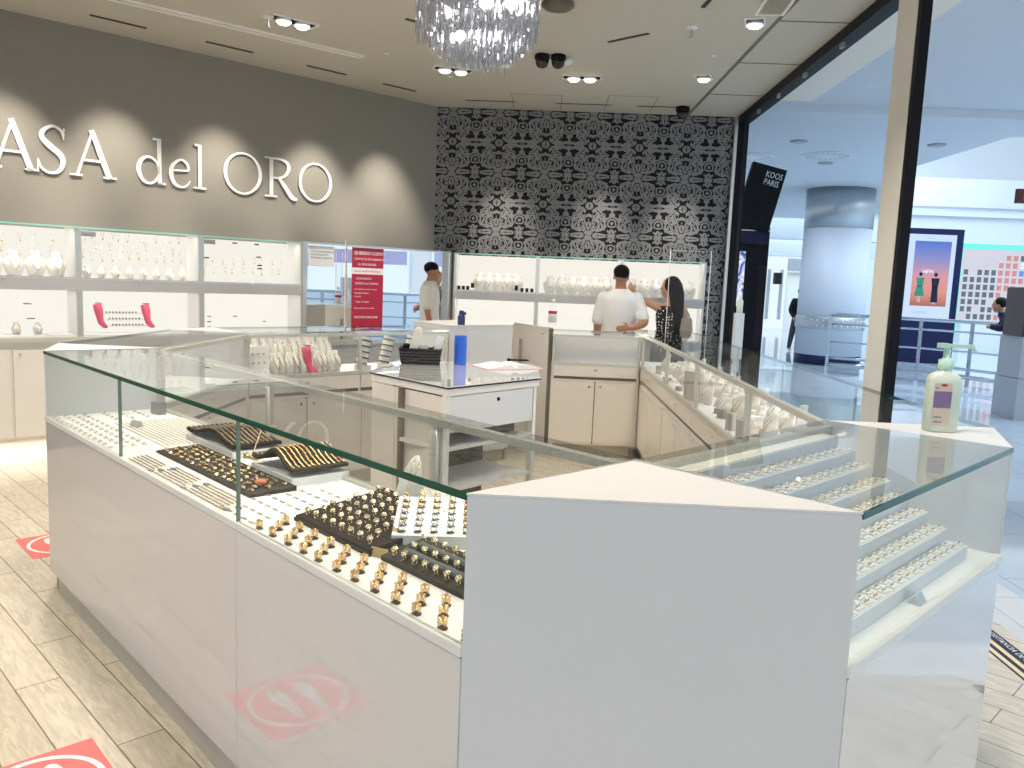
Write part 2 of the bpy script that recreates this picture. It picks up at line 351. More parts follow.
# ceiling joints, slots and hatches (lines in the plasterboard)
def cbar(mb, x0, y0, x1, y1, w, z=CZ, t=.004):
    d = Vector((x1-x0, y1-y0)).normalized(); n = Vector((-d.y, d.x))*w/2
    mb.prism([(x0+n.x, y0+n.y), (x1+n.x, y1+n.y), (x1-n.x, y1-n.y), (x0-n.x, y0-n.y)], z-t, z+.01)
mb = MB().mat(M['ceilline'])
cbar(mb, 1.56, YW, 1.64, 4.0, .03)
for yy in (8.35, 7.2, 6.1, 5.0): cbar(mb, 1.60, yy, 2.14, yy, .012)
struct('trim_ceiling_joint', mb)
def slot(i, x0, y0, x1, y1, w=.03):
    mb = MB().mat(M['duct']); cbar(mb, x0, y0, x1, y1, w, t=.006)
    o = tag(mb.build('air_vent'), kind=None); return o
ang = 45
SL = []
for k, (px, py, ln, a) in enumerate([(-2.779, 7.227, .42, 45), (-2.109, 7.904, .42, 45), (-1.52, 8.5, .4, 45), (-.62, 8.98, .55, 0), (.38, 8.98, .6, 0), (1.2, 8.98, .5, 0), SLOT6, SLOT7, (-.95, 6.45, .4, 45), (-3.43, 6.60, .42, 45)]):
    ca, sa = math.cos(math.radians(a))*ln/2, math.sin(math.radians(a))*ln/2
    o = slot(k, px-ca, py-sa, px+ca, py+sa, .016 if a == 0 else .03)
    lab = ['black air slot in ceiling above the word del, second from the left', 'black air slot in ceiling above the last letter of the sign', 'black air slot in ceiling nearest the corner of taupe and damask walls', 'thin black air slot over the damask wall, leftmost of three', 'thin black air slot over the damask wall, middle of three', 'thin black air slot over the damask wall, below the dome camera', 'slanting black air slot in ceiling right of the twin dome cameras', 'short black air slot at the top right near the sprinkler', 'short black air slot in ceiling left of the crystal chandelier', 'black air slot in ceiling above the S of the sign, leftmost of all'][k]
    tag(o, lab, 'vent', 'air slots in the ceiling')
# white recessed light cove on the left
t = thing('ceiling_cove', 'long narrow white rectangular cove recessed in ceiling over the sign', 'ceiling light', (-1.684, 7.412, CZ), math.radians(221.5))
mb = MB().mat(M['soffit']); mb.box(0, 4.2, -.015, .015, -.012, .02).box(0, 4.2, .06, .085, -.012, .02).box(0, .02, .015, .06, -.012, .02); mb.build('cove_frame', None, t)
MB().mat(M['ceiling']).box(.02, 4.2, .015, .06, -.003, .02).build('cove_panel', None, t)
# grille top right
t = thing('ceiling_grille', 'white louvred ceiling grille beside the rightmost spotlight', 'vent', (1.50, 5.72, CZ), math.radians(87))
MB().mat(M['soffit']).box(-.25, .25, -.1, -.08, -.012, .01).box(-.25, .25, .08, .1, -.012, .01).box(-.25, -.23, -.08, .08, -.012, .01).box(.23, .25, -.08, .08, -.012, .01).build('frame', None, t)
mb = MB().mat(M['ceilline']).box(-.23, .23, -.08, .08, -.002, .01).mat(M['ceiling'])
for k in range(12): mb.box(-.23, .23, -.078+k*.0133, -.072+k*.0133, -.01, .0)
mb.build('louvre', None, t)
# hatches
for (x0, y0, x1, y1, lab) in [(-.38, 8.62, .14, 9.3, 'flush square access hatch in ceiling over the damask wall, left one'), (.62, 8.55, 1.12, 9.25, 'flush square access hatch in ceiling over the damask wall, right one')]:
    mb = MB().mat(M['ceilline'])
    for a in ((x0,y0,x1,y0),(x0,y0,x0,y1),(x1,y0,x1,y1)): cbar(mb, *a, .007, t=.002)
    tag(mb.build('access_hatch'), lab, 'hatch', 'ceiling hatches')
# recessed twin spotlights
def spotfix(x, y, a, n, lab):
    t = thing('recessed_spotlight', lab, 'ceiling light', (x, y, CZ), math.radians(a), 'recessed spotlights in the shop ceiling')
    t.scale = (.66, .66, .8)
    w = .13*n
    MB().mat(M['white']).box(-w-.02, w+.02, -.11, -.09, -.012, .01).box(-w-.02, w+.02, .09, .11, -.012, .01).box(-w-.02, -w, -.09, .09, -.012, .01).box(w, w+.02, -.09, .09, -.012, .01).build('frame', None, t)
    MB().mat(M['black']).box(-w, w, -.09, .09, -.004, .01).build('housing', None, t)
    for k in range(n):
        cx = (k-(n-1)/2)*.23
        MB().mat(M['lamp']).lathe([(.072, -.018), (.085, -.03), (.06, -.05), (.02, -.056)], 20, (cx, 0, 0)).build('lamp', None, t)
        MB().mat(M['white']).lathe([(.086, -.004), (.093, -.028), (.086, -.032), (.079, -.01)], 20, (cx, 0, 0)).build('lamp_ring', None, t)
spotfix(-1.989, 6.452, 41, 2, 'twin spotlight recessed in ceiling nearest the white cove')
spotfix(-.889, 7.717, 20, 2, 'twin spotlight recessed in ceiling just below the chandelier')
spotfix(.305, 7.853, 0, 2, 'twin spotlight recessed in ceiling below the twin dome cameras')
spotfix(1.409, 7.71, 70, 1, 'single spotlight recessed in ceiling above right end of damask wall')
spotfix(1.461, 6.145, 75, 1, 'single spotlight recessed in ceiling next to the louvred grille')
# ceiling devices
def disc(name, x, y, prof, m, lab, cat, group=None):
    o = MB().mat(m).lathe(prof, 18).build(name); o.location = (x, y, CZ); return tag(o, lab, cat, group)
for k, (dx, lab) in enumerate([(-.09, 'smoked black dome camera in ceiling, left of the pair'), (.10, 'smoked black dome camera in ceiling, right of the pair')]):
    t = thing('dome_camera', lab, 'security camera', (-.002+dx*.72, 7.157, CZ), 0, 'twin dome cameras'); t.scale = (.7, .7, .72)
    MB().mat(M['black']).lathe([(.09, 0), (.095, -.04), (.085, -.06)], 20).build('camera_base', None, t)
    MB().mat(M['dome']).lathe([(.083, -.06), (.08, -.10), (.06, -.135), (.03, -.15), (.005, -.153)], 20).build('dome', None, t)
t = thing('dome_camera', 'small dark dome camera at ceiling edge above right end of damask wall', 'security camera', (1.438, 8.965, CZ))
MB().mat(M['black']).lathe([(.07, 0), (.075, -.03), (.07, -.05)], 18).build('camera_base', None, t)
MB().mat(M['dome']).lathe([(.066, -.05), (.06, -.09), (.035, -.12), (.004, -.125)], 18).build('dome', None, t)
disc('smoke_detector', .038, 5.873, [(.11, 0), (.115, -.02), (.09, -.04), (.03, -.045)], M['bronze'], 'bronze disc cut by top edge of picture, right of chandelier', 'smoke detector')
disc('smoke_detector', .15, 7.25, [(.05, 0), (.055, -.03), (.03, -.05), (.005, -.052)], M['white'], 'small white smoke detector touching the right dome camera', 'smoke detector')
for x, y, lab in [(1.039, 6.3, 'white sprinkler head hanging near the top right air slot'), (-.40, 7.55, 'white sprinkler head in ceiling left of the twin dome cameras'), (-2.15, 6.35, 'white sprinkler head hanging by the leftmost twin spotlight')]:
    t = thing('sprinkler', lab, 'sprinkler', (x, y, CZ), 0, 'ceiling sprinklers')
    MB().mat(M['white']).lathe([(.045, 0), (.045, -.008), (.02, -.02)], 16).build('escutcheon', None, t)
    MB().mat(M['alu']).rod((0,0,-.02), (0,0,-.08), .008).lathe([(.022, -.08), (.022, -.085)], 12).build('nozzle', None, t)
for x, y, lab in [(-1.42, 7.25, 'tiny white cap in ceiling right of the cove end'), (-.95, 8.0, 'tiny white cap in ceiling by the twin spotlight under the chandelier'), (1.35, 7.0, 'tiny white cap in ceiling near the single spotlight')]:
    disc('ceiling_plug', x, y, [(.022, 0), (.022, -.008), (.01, -.012)], M['white'], lab, 'ceiling cap', 'small ceiling caps')
# ------------------------------------------------------------------ sign: serif letters on the left wall
SGN = Matrix.Translation((-1.24, YW, 2.285)) @ Matrix.Rotation(PI/4, 4, 'Z') @ Matrix.Rotation(PI/2, 4, 'X')   # local x along wall, y up, z out
sign = thing('shop_sign', 'large white serif letters spelling CASA del ORO on taupe wall', 'sign', (-1.24-2.6*R2, YW-2.6*R2, 2.285), 0)
sign_inv = Matrix.Translation(sign.location).inverted()
HC = .378
def ell(cx, cy, rx, ry, n=40, ph=0): return [(cx+rx*math.cos(2*PI*k/n+ph), cy+ry*math.sin(2*PI*k/n+ph)) for k in range(n)]
def ringprism(mb, outer, inner, t):
    n = len(outer); vs = [(x,y,0) for x,y in outer]+[(x,y,0) for x,y in inner]+[(x,y,t) for x,y in outer]+[(x,y,t) for x,y in inner]
    fs = []
    for i in range(n):
        j = (i+1) % n
        fs += [(i, n+i, n+j, j), (2*n+i, 2*n+j, 3*n+j, 3*n+i), (i, j, 2*n+j, 2*n+i), (n+i, 3*n+i, 3*n+j, n+j)]
    mb.add(vs, fs)
def ribbon(mb, pts, t):      # (x, y, width): a stroke of changing width
    P = [Vector((p[0], p[1])) for p in pts]; W = [p[2] for p in pts]; Q = []; V = []
    for i in range(len(P)-1):
        p0, p1, p2, p3 = P[max(i-1, 0)], P[i], P[i+1], P[min(i+2, len(P)-1)]
        for k in range(6):
            u = k/6; Q.append(.5*((2*p1)+(p2-p0)*u+(2*p0-5*p1+4*p2-p3)*u*u+(3*p1-p0-3*p2+p3)*u**3)); V.append(W[i]*(1-u)+W[i+1]*u)
    Q.append(P[-1]); V.append(W[-1]); a = []; b = []
    for i, q in enumerate(Q):
        d = (Q[min(i+1, len(Q)-1)]-Q[max(i-1, 0)]).normalized(); n = Vector((-d.y, d.x))*V[i]/2
        a.append(q+n); b.append(q-n)
    n = len(Q); vs = [(p.x, p.y, 0) for p in a]+[(p.x, p.y, 0) for p in b]+[(p.x, p.y, t) for p in a]+[(p.x, p.y, t) for p in b]
    fs = [(0, 2*n, 3*n, n), (n-1, 2*n-1, 4*n-1, 3*n-1)]
    for i in range(n-1): fs += [(i, i+1, n+i+1, n+i), (2*n+i, 3*n+i, 3*n+i+1, 2*n+i+1), (i, 2*n+i, 2*n+i+1, i+1), (n+i, n+i+1, 3*n+i+1, 3*n+i)]
    mb.add(vs, fs)
def letter(ch, x0, x1):
    w = x1-x0; h = HC; T = .013; mb = MB().mat(M['letter'])
    def st(*p): ribbon(mb, [(x0+a*w, b*h, c*h) for a, b, c in p], T)
    def serif(cx, y, wd, th=.045): mb.prism([(x0+(cx-wd/2)*w, y*h), (x0+(cx+wd/2)*w, y*h), (x0+(cx+wd/2)*w, (y+th)*h), (x0+(cx-wd/2)*w, (y+th)*h)], 0, T)
    if ch == 'O': ringprism(mb, ell(x0+w/2, h/2, w/2, h*.515), ell(x0+w/2, h/2, w/2-.085*h, h*.515-.045*h), T)
    elif ch == 'A':
        st((.14, .0, .055), (.50, 1.0, .055)); st((.47, 1.02, .11), (.85, 0, .12)); st((.27, .36, .05), (.72, .36, .05)); serif(.13, 0, .27); serif(.86, 0, .30)
    elif ch == 'S':
        st((.86, .78, .03), (.78, .92, .05), (.52, .985, .055), (.24, .87, .09), (.20, .72, .11), (.45, .56, .125), (.75, .40, .12), (.83, .25, .10), (.70, .06, .07), (.42, .0, .05), (.16, .09, .05), (.07, .25, .03))
        st((.86, .72, .03), (.88, .96, .03)); st((.06, .28, .03), (.05, .02, .03))
    elif ch == 'C':
        st((.97, .78, .03), (.85, .93, .05), (.58, .99, .05), (.22, .86, .08), (.07, .5, .12), (.22, .14, .08), (.58, .01, .05), (.85, .07, .05), (.98, .22, .03)); st((.97, .70, .03), (.97, .97, .03))
    elif ch == 'R':
        st((.22, 0, .10), (.22, 1.0, .10)); serif(.21, 0, .36); serif(.16, .955, .26)
        st((.2, .975, .05), (.48, .975, .055), (.69, .90, .085), (.73, .75, .105), (.62, .57, .07), (.42, .50, .05), (.22, .50, .045)); st((.42, .52, .05), (.60, .32, .11), (.84, .04, .115), (1.0, .0, .06))
    elif ch == 'd':
        x = .62
        ringprism(mb, ell(x0+.42*w, .31*h, .40*w, .325*h), ell(x0+.45*w, .31*h, .40*w-.075*h, .27*h), T)
        st((.80, .0, .085), (.80, 1.05, .085)); serif(.72, 1.0, .26, .05); serif(.88, .0, .26)
    elif ch == 'e':
        st((.08, .37, .04), (.9, .40, .04)); st((.90, .40, .05), (.84, .55, .065), (.55, .635, .05), (.20, .5, .08), (.10, .3, .095), (.24, .08, .08), (.55, .0, .05), (.82, .05, .04), (.98, .17, .025))
    elif ch == 'l':
        st((.5, 0, .085), (.5, 1.05, .085)); serif(.34, 1.0, .5, .05); serif(.5, 0, .95)
    mb.xf(Matrix.Translation((0, 0, .004)))
    mb.xf(sign_inv @ SGN)
    o = mb.build('letter', None, sign)
    # stand-off pins behind each letter
M['letter'] = pm('white_letter', (.86, .855, .84), .4, var=.01)
for ch, a, b in [('C', -4.70, -4.36), ('A', -4.365, -4.02), ('S', -4.035, -3.80), ('A', -3.79, -3.43), ('d', -3.27, -3.02), ('e', -2.99, -2.795), ('l', -2.775, -2.65), ('O', -2.49, -2.11), ('R', -2.09, -1.735), ('O', -1.722, -1.345)]: letter(ch, a, b)
# ------------------------------------------------------------------ wall showcases
def wall_unit(loc, rz, w, lab, grp, door_handles=True):
    t = thing('wall_showcase', lab, 'display cabinet', loc, rz, grp)
    d = .29
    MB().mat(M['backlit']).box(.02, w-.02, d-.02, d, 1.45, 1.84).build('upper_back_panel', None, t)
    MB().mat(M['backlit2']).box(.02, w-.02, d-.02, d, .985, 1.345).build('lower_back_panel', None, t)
    for xa in (0, w-.022):
        MB().mat(M['alu']).box(xa, xa+.022, -.004, .02, .94, 1.85).build('frame_post', None, t)
        MB().mat(M['white']).box(xa, xa+.022, .02, d, .94, 1.85).build('side_panel', None, t)
    MB().mat(M['white']).box(.022, w-.022, .01, d-.02, 1.435, 1.45).box(.022, w-.022, .01, d-.02, .97, .985).build('shelf', None, t)
    MB().mat(M['greyband']).box(.0, w, -.012, .012, 1.345, 1.435).box(.022, w-.022, .012, d, 1.345, 1.435).build('shelf_band', None, t)
    MB().mat(M['alu']).box(.022, w-.022, -.006, .006, 1.435, 1.452).build('door_rail', None, t)
    MB().mat(M['clear']).box(0, w, .0, d, 1.848, 1.858).build('top_pane', None, t); MB().mat(M['edgeteal']).box(0, w, -.006, .0, 1.844, 1.858).build('top_edge', None, t)
    for z0, z1 in ((1.452, 1.846), (.985, 1.345)):
        MB().mat(M['clear']).box(.022, w-.022, .0, .006, z0, z1).build('glass_door', None, t)
    lk = MB().mat(M['chrome']).rod((w*.47, -.022, 1.44), (w*.47, .0, 1.44), .012, 12).build('lock', None, t)
    MB().mat(M['cream']).box(0, w, .0, d, .17, .885).build('base_body', None, t)
    MB().mat(M['aluwarm']).box(0, w, -.016, d, .93, .97).box(0, w, -.006, .01, .885, .93).build('counter_rail', None, t)
    for k in range(2):
        dr = MB().mat(M['cream']).box(k*w/2+.012, (k+1)*w/2-.012, -.018, 0, .185, .875).build('door', None, t)
        MB().mat(M['alu']).rod((k*w/2+(.06), -.026, .84), (k*w/2+.06, -.018, .84), .009, 10).build('lock', None, dr)
    # curved plinth, lit by a strip under the cabinet
    prof = [(.02, .165)] + [(.02+.10*(1-math.cos(a*PI/12)), .165-.165*math.sin(a*PI/12)) for a in range(1, 7)]
    vs = []; n = len(prof)
    for xx in (0, w):
        for y, z in prof: vs.append((xx, .14-y, z))
    MB().mat(M['cream']).add(vs, [(i, i+1, n+i+1, n+i) for i in range(n-1)]).box(0, w, .12, .14, 0, .165).build('plinth', None, t)
    return t
for k, lab in [(-2, 'lit wall showcase far left, outside edge of the picture'), (-1, 'lit wall showcase with row of white necklace busts at left edge of picture'), (0, 'lit wall showcase with two pink display feet, middle of the left wall'), (1, 'lit wall showcase with black price tags, next to the mirror')]:
    x, y = -3.73+.7071*k, 6.47+.7071*k
    if k > -2: wall_unit((x, y, 0), PI/4, 1.0, lab, 'wall showcases along the taupe wall')
for k, lab in enumerate(['lit wall showcase with small black blocks, right of the mirror', 'lit wall showcase behind the man in the white T-shirt', 'lit wall showcase behind the woman in the dotted top']):
    wall_unit((-.965+.931*k, 9.08, 0), 0, .931, lab, 'wall showcases under the damask wall')
mb = MB().prism([(-1.003, 9.20), (-.966, 9.085), (-.966, 9.37), (-1.18, 9.37)], 0, 1.86); tag(mb.build('trim_corner', M['alu']), kind='structure')
# mirror
t = thing('wall_mirror', 'large wall mirror between the lit showcases reflecting the mall', 'mirror', (-2.316, 7.884, 0), PI/4)
MB().mat(M['mirror']).box(.03, 1.82, .0, .012, .90, 1.85).build('mirror_glass', None, t)
MB().mat(M['alu']).box(-.012, .03, -.02, .29, .0, 1.868).box(1.815, 1.84, -.012, .2, .0, 1.868).box(.03, 1.815, -.012, .2, 1.85, 1.868).box(.03, 1.815, -.012, .012, .85, .90).build('frame', None, t)
MB().mat(M['greyband']).box(.03, 1.815, .012, .2, 0, 1.85).build('backing', None, t)
# papers on the mirror
MR = Matrix.Translation((-2.316, 7.884, 0)) @ Matrix.Rotation(PI/4, 4, 'Z') @ Matrix.Rotation(PI/2, 4, 'X')   # x along, y up, z out
def on_mirror(name, lab, cat, x0, x1, z0, z1, m):
    t = thing(name, lab, cat, MR @ Vector((x0, z0, 0)), 0); t.rotation_euler = (PI/2, 0, PI/4)
    MB().mat(m).box(0, x1-x0, 0, z1-z0, .0005, .003).build('sheet', None, t); return t
t = on_mirror('notice', 'white printed notice stuck on top left corner of the mirror', 'paper notice', .05, .34, 1.635, 1.835, M['paper'])
M['ink'] = pm('dark_ink', (.08, .08, .09), .6)
for k in range(3): text_mesh(['POR FAVOR MANTENGA', 'LA DISTANCIA DE', 'SEGURIDAD GRACIAS'][k], .024, .0004, M['ink'], 'printed_line', t, Matrix.Translation((.03, .135-.03*k, .0034)))
t = on_mirror('poster', 'tall crimson poster with white lines of text on the mirror', 'poster', .55, .93, 1.03, 1.845, M['red'])
MB().mat(M['paper']).box(0, .38, .545, .61, .003, .0034).build('white_band', None, t)
LN = [('QUERIDO CLIENTE:', .045, .745, .02), ('CON EL FIN DE GARANTIZAR', .03, .69, .02), ('SU SEGURIDAD', .032, .635, .07), ('LE ROGAMOS', .03, .49, .05), ('RESPETE LAS NORMAS', .028, .44, .04), ('- Use mascarilla en todo momento', .02, .385, .02), ('- Mantenga la distancia', .02, .345, .02), ('- Use el gel', .02, .31, .02), ('- Pague con tarjeta', .022, .255, .04), ('- Espere su turno en la entrada', .02, .19, .02), ('MUCHAS GRACIAS', .034, .09, .03)]
for s_, sz, y, x in LN: text_mesh(s_, sz, .0004, M['paper'], 'text_line', t, Matrix.Translation((x, y, .0034)))
text_mesh('AFORO MAXIMO PERMITIDO', .024, .0004, M['red'], 'text_line', t, Matrix.Translation((.025, .567, .0038)))
# ------------------------------------------------------------------ storefront
mb = MB().mat(M['black']).box(2.12, 2.24, 2.0, YW+.1, 3.40, CZ+.1); struct('trim_header', mb)
mb = MB().mat(M['alu']).box(2.085, 2.12, 9.33, 9.40, 0, CZ); struct('trim_jamb', mb)
mb = MB().mat(M['black']).box(2.12, 2.24, 9.33, 9.53, 0, CZ); struct('trim_jamb_outer', mb)
mb = MB().mat(M['post']).box(2.13, 2.20, 5.03, 5.30, 0, 3.42); struct('trim_post', mb)
mb = MB().mat(M['black']).box(2.135, 2.195, 4.98, 5.03, 0, 3.42); struct('trim_post_seal', mb)
for k, (y0, y1) in enumerate([(5.32, 9.32)]):
    mb = MB().mat(M['shopglass']).box(2.155, 2.165, y0, y1, .02, 3.40); struct('window_1', mb)
for k, (yy, lab) in enumerate([(8.6, 'farthest'), (7.9, 'second'), (7.15, 'third'), (6.3, 'nearest')]):
    o = MB().mat(M['tag']).box(-.012, .012, -.03, .03, -.035, .0).rod((0, 0, -.02), (-.016, 0, -.02), .014, 10).build('glass_clamp'); o.location = (2.15, yy, 3.40)
    tag(o, 'small metal clamp under the black header, %s from the taupe post' % {'farthest': 'fourth', 'second': 'third', 'third': 'second', 'nearest': 'first'}[lab], 'clamp', 'clamps along the storefront header')
# ------------------------------------------------------------------ island of counter showcases
TOP = 1.154; DK = .847
def ang(a, b): return math.atan2(b[1]-a[1], b[0]-a[0])
P1 = (-2.2635, 3.6205); P4 = (-.121, 1.478); P5 = (.617, 1.476); P6 = (1.322, 2.232); P7 = (.248, 1.853); P8 = (.935, 2.585)
P6b = (1.462, 2.585); E1 = (-1.905, 4.01); E0 = (-2.43, 4.01); CI = .93; CO = 1.46; DY = 7.25
def case(name, lab, loc, rz, ln, dep, panes, posts, panel_seams=(), doors=0, drawers=(), inner_doors=True, top=TOP, ledge=0.0, grp='glass counter showcases of the island', corner=False):
    t = thing(name, lab, 'showcase', (loc[0], loc[1], 0), rz, grp)
    gt = .014
    MB().mat(M['plinth']).box(.05, ln-.05, .022, dep-.05, 0, .111).build('plinth', None, t)
    MB().mat(M['panel']).box(0, ln, .014, dep-.02, .112, DK-.02).build('body', None, t)
    cuts = [0] + list(panel_seams) + [ln]
    for a, b in zip(cuts[:-1], cuts[1:]): MB().mat(M['panel']).box(a+.0015, b-.0015, 0, .014, .11, DK-.022).build('front_panel', None, t)
    MB().mat(M['rim']).box(0, ln, -.004, .016, DK-.018, DK+.003).build('deck_rim', None, t)
    MB().mat(M['deck']).box(0, ln, .016, dep-.02, DK-.02, DK).build('deck', None, t)
    cuts = [0] + list(panes) + [ln]
    for a, b in zip(cuts[:-1], cuts[1:]): MB().mat(M['glass']).box(a+.001, b-.001, .004, .012, DK+.003, top-gt).build('front_pane', None, t)
    for a in panes: MB().mat(M['joint']).box(a-.0018, a+.0018, .002, .0135, DK+.003, top-gt).build('pane_joint', None, t)
    MB().mat(M['glass']).box(0, ln, .004, dep, top-gt, top).build('top_pane', None, t)
    MB().mat(M['edge']).box(0, ln, -.001, .004, top-gt, top).build('polished_edge', None, t)
    MB().mat(M['aluwarm']).box(0, ln, dep-.028, dep-.001, top-gt-.022, top-gt-.001).build('rear_rail', None, t)
    for a in posts: MB().mat(M['aluwarm']).box(a-.011, a+.011, dep-.028, dep-.002, DK+.012, top-gt-.022).build('rear_post', None, t)
    for a, b in zip(posts[:-1], posts[1:]): MB().mat(M['clear']).box(a+.011, b-.011, dep-.016, dep-.010, DK+.012, top-gt-.022).build('rear_door', None, t)
    MB().mat(M['aluwarm']).box(0, ln, dep-.03, dep, DK-.012, DK+.012).build('rear_sill', None, t)
    if inner_doors:
        n = max(1, len(posts)-1)
        for a, b in zip(posts[:-1], posts[1:]):
            dr = MB().mat(M['cream']).box(a+.004, b-.004, dep-.02, dep, DK-.112, DK-.014).build('drawer', None, t)
            MB().mat(M['chrome']).rod(((a+b)/2, dep, DK-.05), ((a+b)/2, dep+.01, DK-.05), .009, 10).build('lock', None, dr)
            MB().mat(M['gap']).box(a+.012, b-.012, dep-.02, dep-.012, DK-.138, DK-.113).build('finger_gap_shade', None, t)  # solid dark strip stands in for the shade below the drawer
            m = (a+b)/2
            MB().mat(M['gap']).box(m-.007, m+.007, dep-.02, dep-.012, .12, DK-.155).build('door_gap_shade', None, t)  # dark strip paints the shade between the two doors
            for (c0, c1, kx) in ((a, m, m-.05), (m, b, m+.05)):
                d2 = MB().mat(M['cream']).box(c0+(.004 if c0 == m else .02), c1-(.004 if c1 == m else .02), dep-.02, dep, .135, DK-.165).build('cupboard_door', None, t)
                MB().mat(M['chrome']).rod((kx, dep, DK-.2), (kx, dep+.008, DK-.2), .009, 10).build('lock', None, d2)
        MB().mat(M['cream']).box(0, ln, dep-.025, dep-.014, .11, DK-.11).build('inner_face', None, t)
    return t
LA = 3.03
caseA = case('counter_showcase', 'long front left glass counter full of rings, bracelets and chains', P1, ang(P1, P4), LA, .53, (1.03, 2.03), (.012, 1.2, 2.28, LA-.012), (2.03,))
LB = 1.034
caseB = case('counter_showcase', 'short right glass counter with stepped white jewellery stand', P5, ang(P5, P6), LB, .53, (), (.012, LB-.012))
caseC = case('counter_showcase', 'long right glass counter running back along the storefront', P6b, PI/2, DY+.53-P6b[1], .53, (1.1, 2.2, 3.3, 4.3), (.012, 1.0, 2.17, 3.28, 4.655), (1.1, 2.2, 3.3, 4.3))
caseD = case('counter_showcase', 'far glass counter with two cream doors in front of the man', (CI-.002, DY+.53), PI, CI-.135, .53, (), (.012, CI-.15), (), top=1.125)
MB().mat(M['white']).box(.02, CI-.16, .44, .455, DK, 1.10).build('back_board', None, caseD)
caseE = case('counter_showcase', 'left glass counter running back toward the mirror', (E0[0], 5.25), -PI/2, 5.25-E1[1], .53, (), (.012, 1.205), ())
F0 = (-1.915, 5.25); FL = 1.72; fa = math.radians(46)
fdir = Vector((math.cos(fa), math.sin(fa))); fin = Vector((math.sin(fa), -math.cos(fa)))   # F runs back right; its inner face looks at fin
Fst = (F0[0]+fdir.x*FL-fin.x*.53, F0[1]+fdir.y*FL-fin.y*.53)
caseF = case('counter_showcase', 'back left glass counter with white necklace busts, below the mirror', Fst, fa+PI, FL, .53, (.86,), (.012, .83, FL-.012), ())
# triangular pedestals at the corners
def pedestal(lab, poly, cz=TOP, inset=.05):
    cx = sum(p[0] for p in poly)/len(poly); cy = sum(p[1] for p in poly)/len(poly)
    t = thing('corner_pedestal', lab, 'pedestal', (cx, cy, 0), 0, 'white corner pedestals of the island')
    q = [(x-cx, y-cy) for x, y in poly]
    sc = lambda k: [(x*k, y*k) for x, y in q]
    MB().mat(M['plinth']).prism(sc(.86), 0, .112).build('plinth', None, t)
    MB().mat(M['pedestal']).prism(sc(.998), .11, cz-.004).build('body', None, t, bevel=.003)
    MB().mat(M['top']).prism(q, cz-.004, cz).build('worktop', None, t)
    return t
M['pedestal'] = pm('white_gloss_pedestal', (.70, .70, .70), .16, var=.012, scale=1.2, coat=.2)
pedestal('large white pedestal in the foreground between the two front counters', [P4, P5, (.243, 1.858)])
pedestal('white pedestal at far right carrying the pump bottle', [P6, P6b, P8])
pedestal('white pedestal at left end of the long front counter', [P1, (-1.889, 3.995), E0])
pedestal('white pedestal beside the open gate behind the table', [(F0[0]+fdir.x*FL+.01, F0[1]+fdir.y*FL), (-.22, 6.95), (-.22, 7.55), (-.75, 7.45), (-1.07, 6.93)], 1.19)
pedestal('small white block joining left counter to back left counter', [(-1.93, 5.26), (E0[0], 5.26), (F0[0]-fin.x*.53-.01, F0[1]-fin.y*.53+.01)])
# open gate leaf
t = thing('gate_leaf', 'open cream gate with upright metal handle, left of the far counter', 'gate', (.115, 7.28, 0), math.radians(118))
MB().mat(M['cream']).box(0, .72, -.018, .018, .06, 1.155).build('leaf', None, t)
MB().mat(M['top']).box(0, .72, -.02, .02, 1.155, 1.165).build('top_cap', None, t)
MB().mat(M['steel']).box(.53, .545, .018, .042, .74, 1.02).build('pull_handle', None, t)
MB().mat(M['chrome']).rod((.1, .018, 1.10), (.1, .026, 1.10), .011, 12).build('lock', None, t)
MB().mat(M['gap']).box(-.012, 0, -.02, .02, .06, 1.155).build('hinge_gap_shade', None, t)  # dark strip paints the shade in the gap beside the gate
# ------------------------------------------------------------------ centre table
TZ = .97
tl, tf, tr, tb1, tb2 = (-1.03, 4.95), (-.478, 4.37), (.031, 5.02), (.0, 5.85), (-.99, 5.72)
t = thing('service_table', 'white drawer table with mirror glass top inside the island', 'table', (-.478, 4.37, 0), ang(tf, tr))
def toloc(p):
    a = ang(tf, tr); d = Vector((p[0]-tf[0], p[1]-tf[1])); return (d.x*math.cos(a)+d.y*math.sin(a), -d.x*math.sin(a)+d.y*math.cos(a))
pl = [toloc(p) for p in (tf, tr, tb1, tb2, tl)]
W = pl[1][0]
MB().mat(M['tabletop']).prism(pl, TZ-.006, TZ).build('glass_top', None, t)
MB().mat(M['blackgloss']).prism([(x*1.004-.002, y*1.004-.002) for x, y in pl], TZ-.014, TZ-.0065).build('top_edge', None, t)
ins = [(x*.985+.006, y*.985+.006) for x, y in pl]
MB().mat(M['white']).prism([(x, y) for x, y in ins], TZ-.055, TZ-.014).build('apron', None, t)
dr = MB().mat(M['mallwhite']).box(.035, W-.06, .012, .03, TZ-.265, TZ-.06).build('drawer', None, t)
MB().mat(M['black']).lathe([(.011, 0), (.011, .006)], 10).xf(Matrix.Translation((W*.53, .012, TZ-.105)) @ Matrix.Rotation(PI/2, 4, 'X')).build('lock', None, dr)
for x0, x1 in ((.006, .034), (W-.05, W-.022)): MB().mat(M['white']).box(x0, x1, .012, .05, 0, TZ-.055).build('leg', None, t)
MB().mat(M['gap']).box(.034, W-.05, .42, .44, .05, TZ-.055).build('shade_rear_panel', None, t)  # dark colour stands in for shade inside the open table
for z in (.12, .36, .60): MB().mat(M['white']).box(.034, W-.05, .02, .42, z, z+.02).build('shelf', None, t)
lx, ly = ins[4]
sd = Vector((lx-ins[0][0], ly-ins[0][1])); ln_ = sd.length; a_ = math.atan2(sd.y, sd.x)
mt = Matrix.Translation((ins[0][0], ins[0][1], 0)) @ Matrix.Rotation(a_, 4, 'Z')
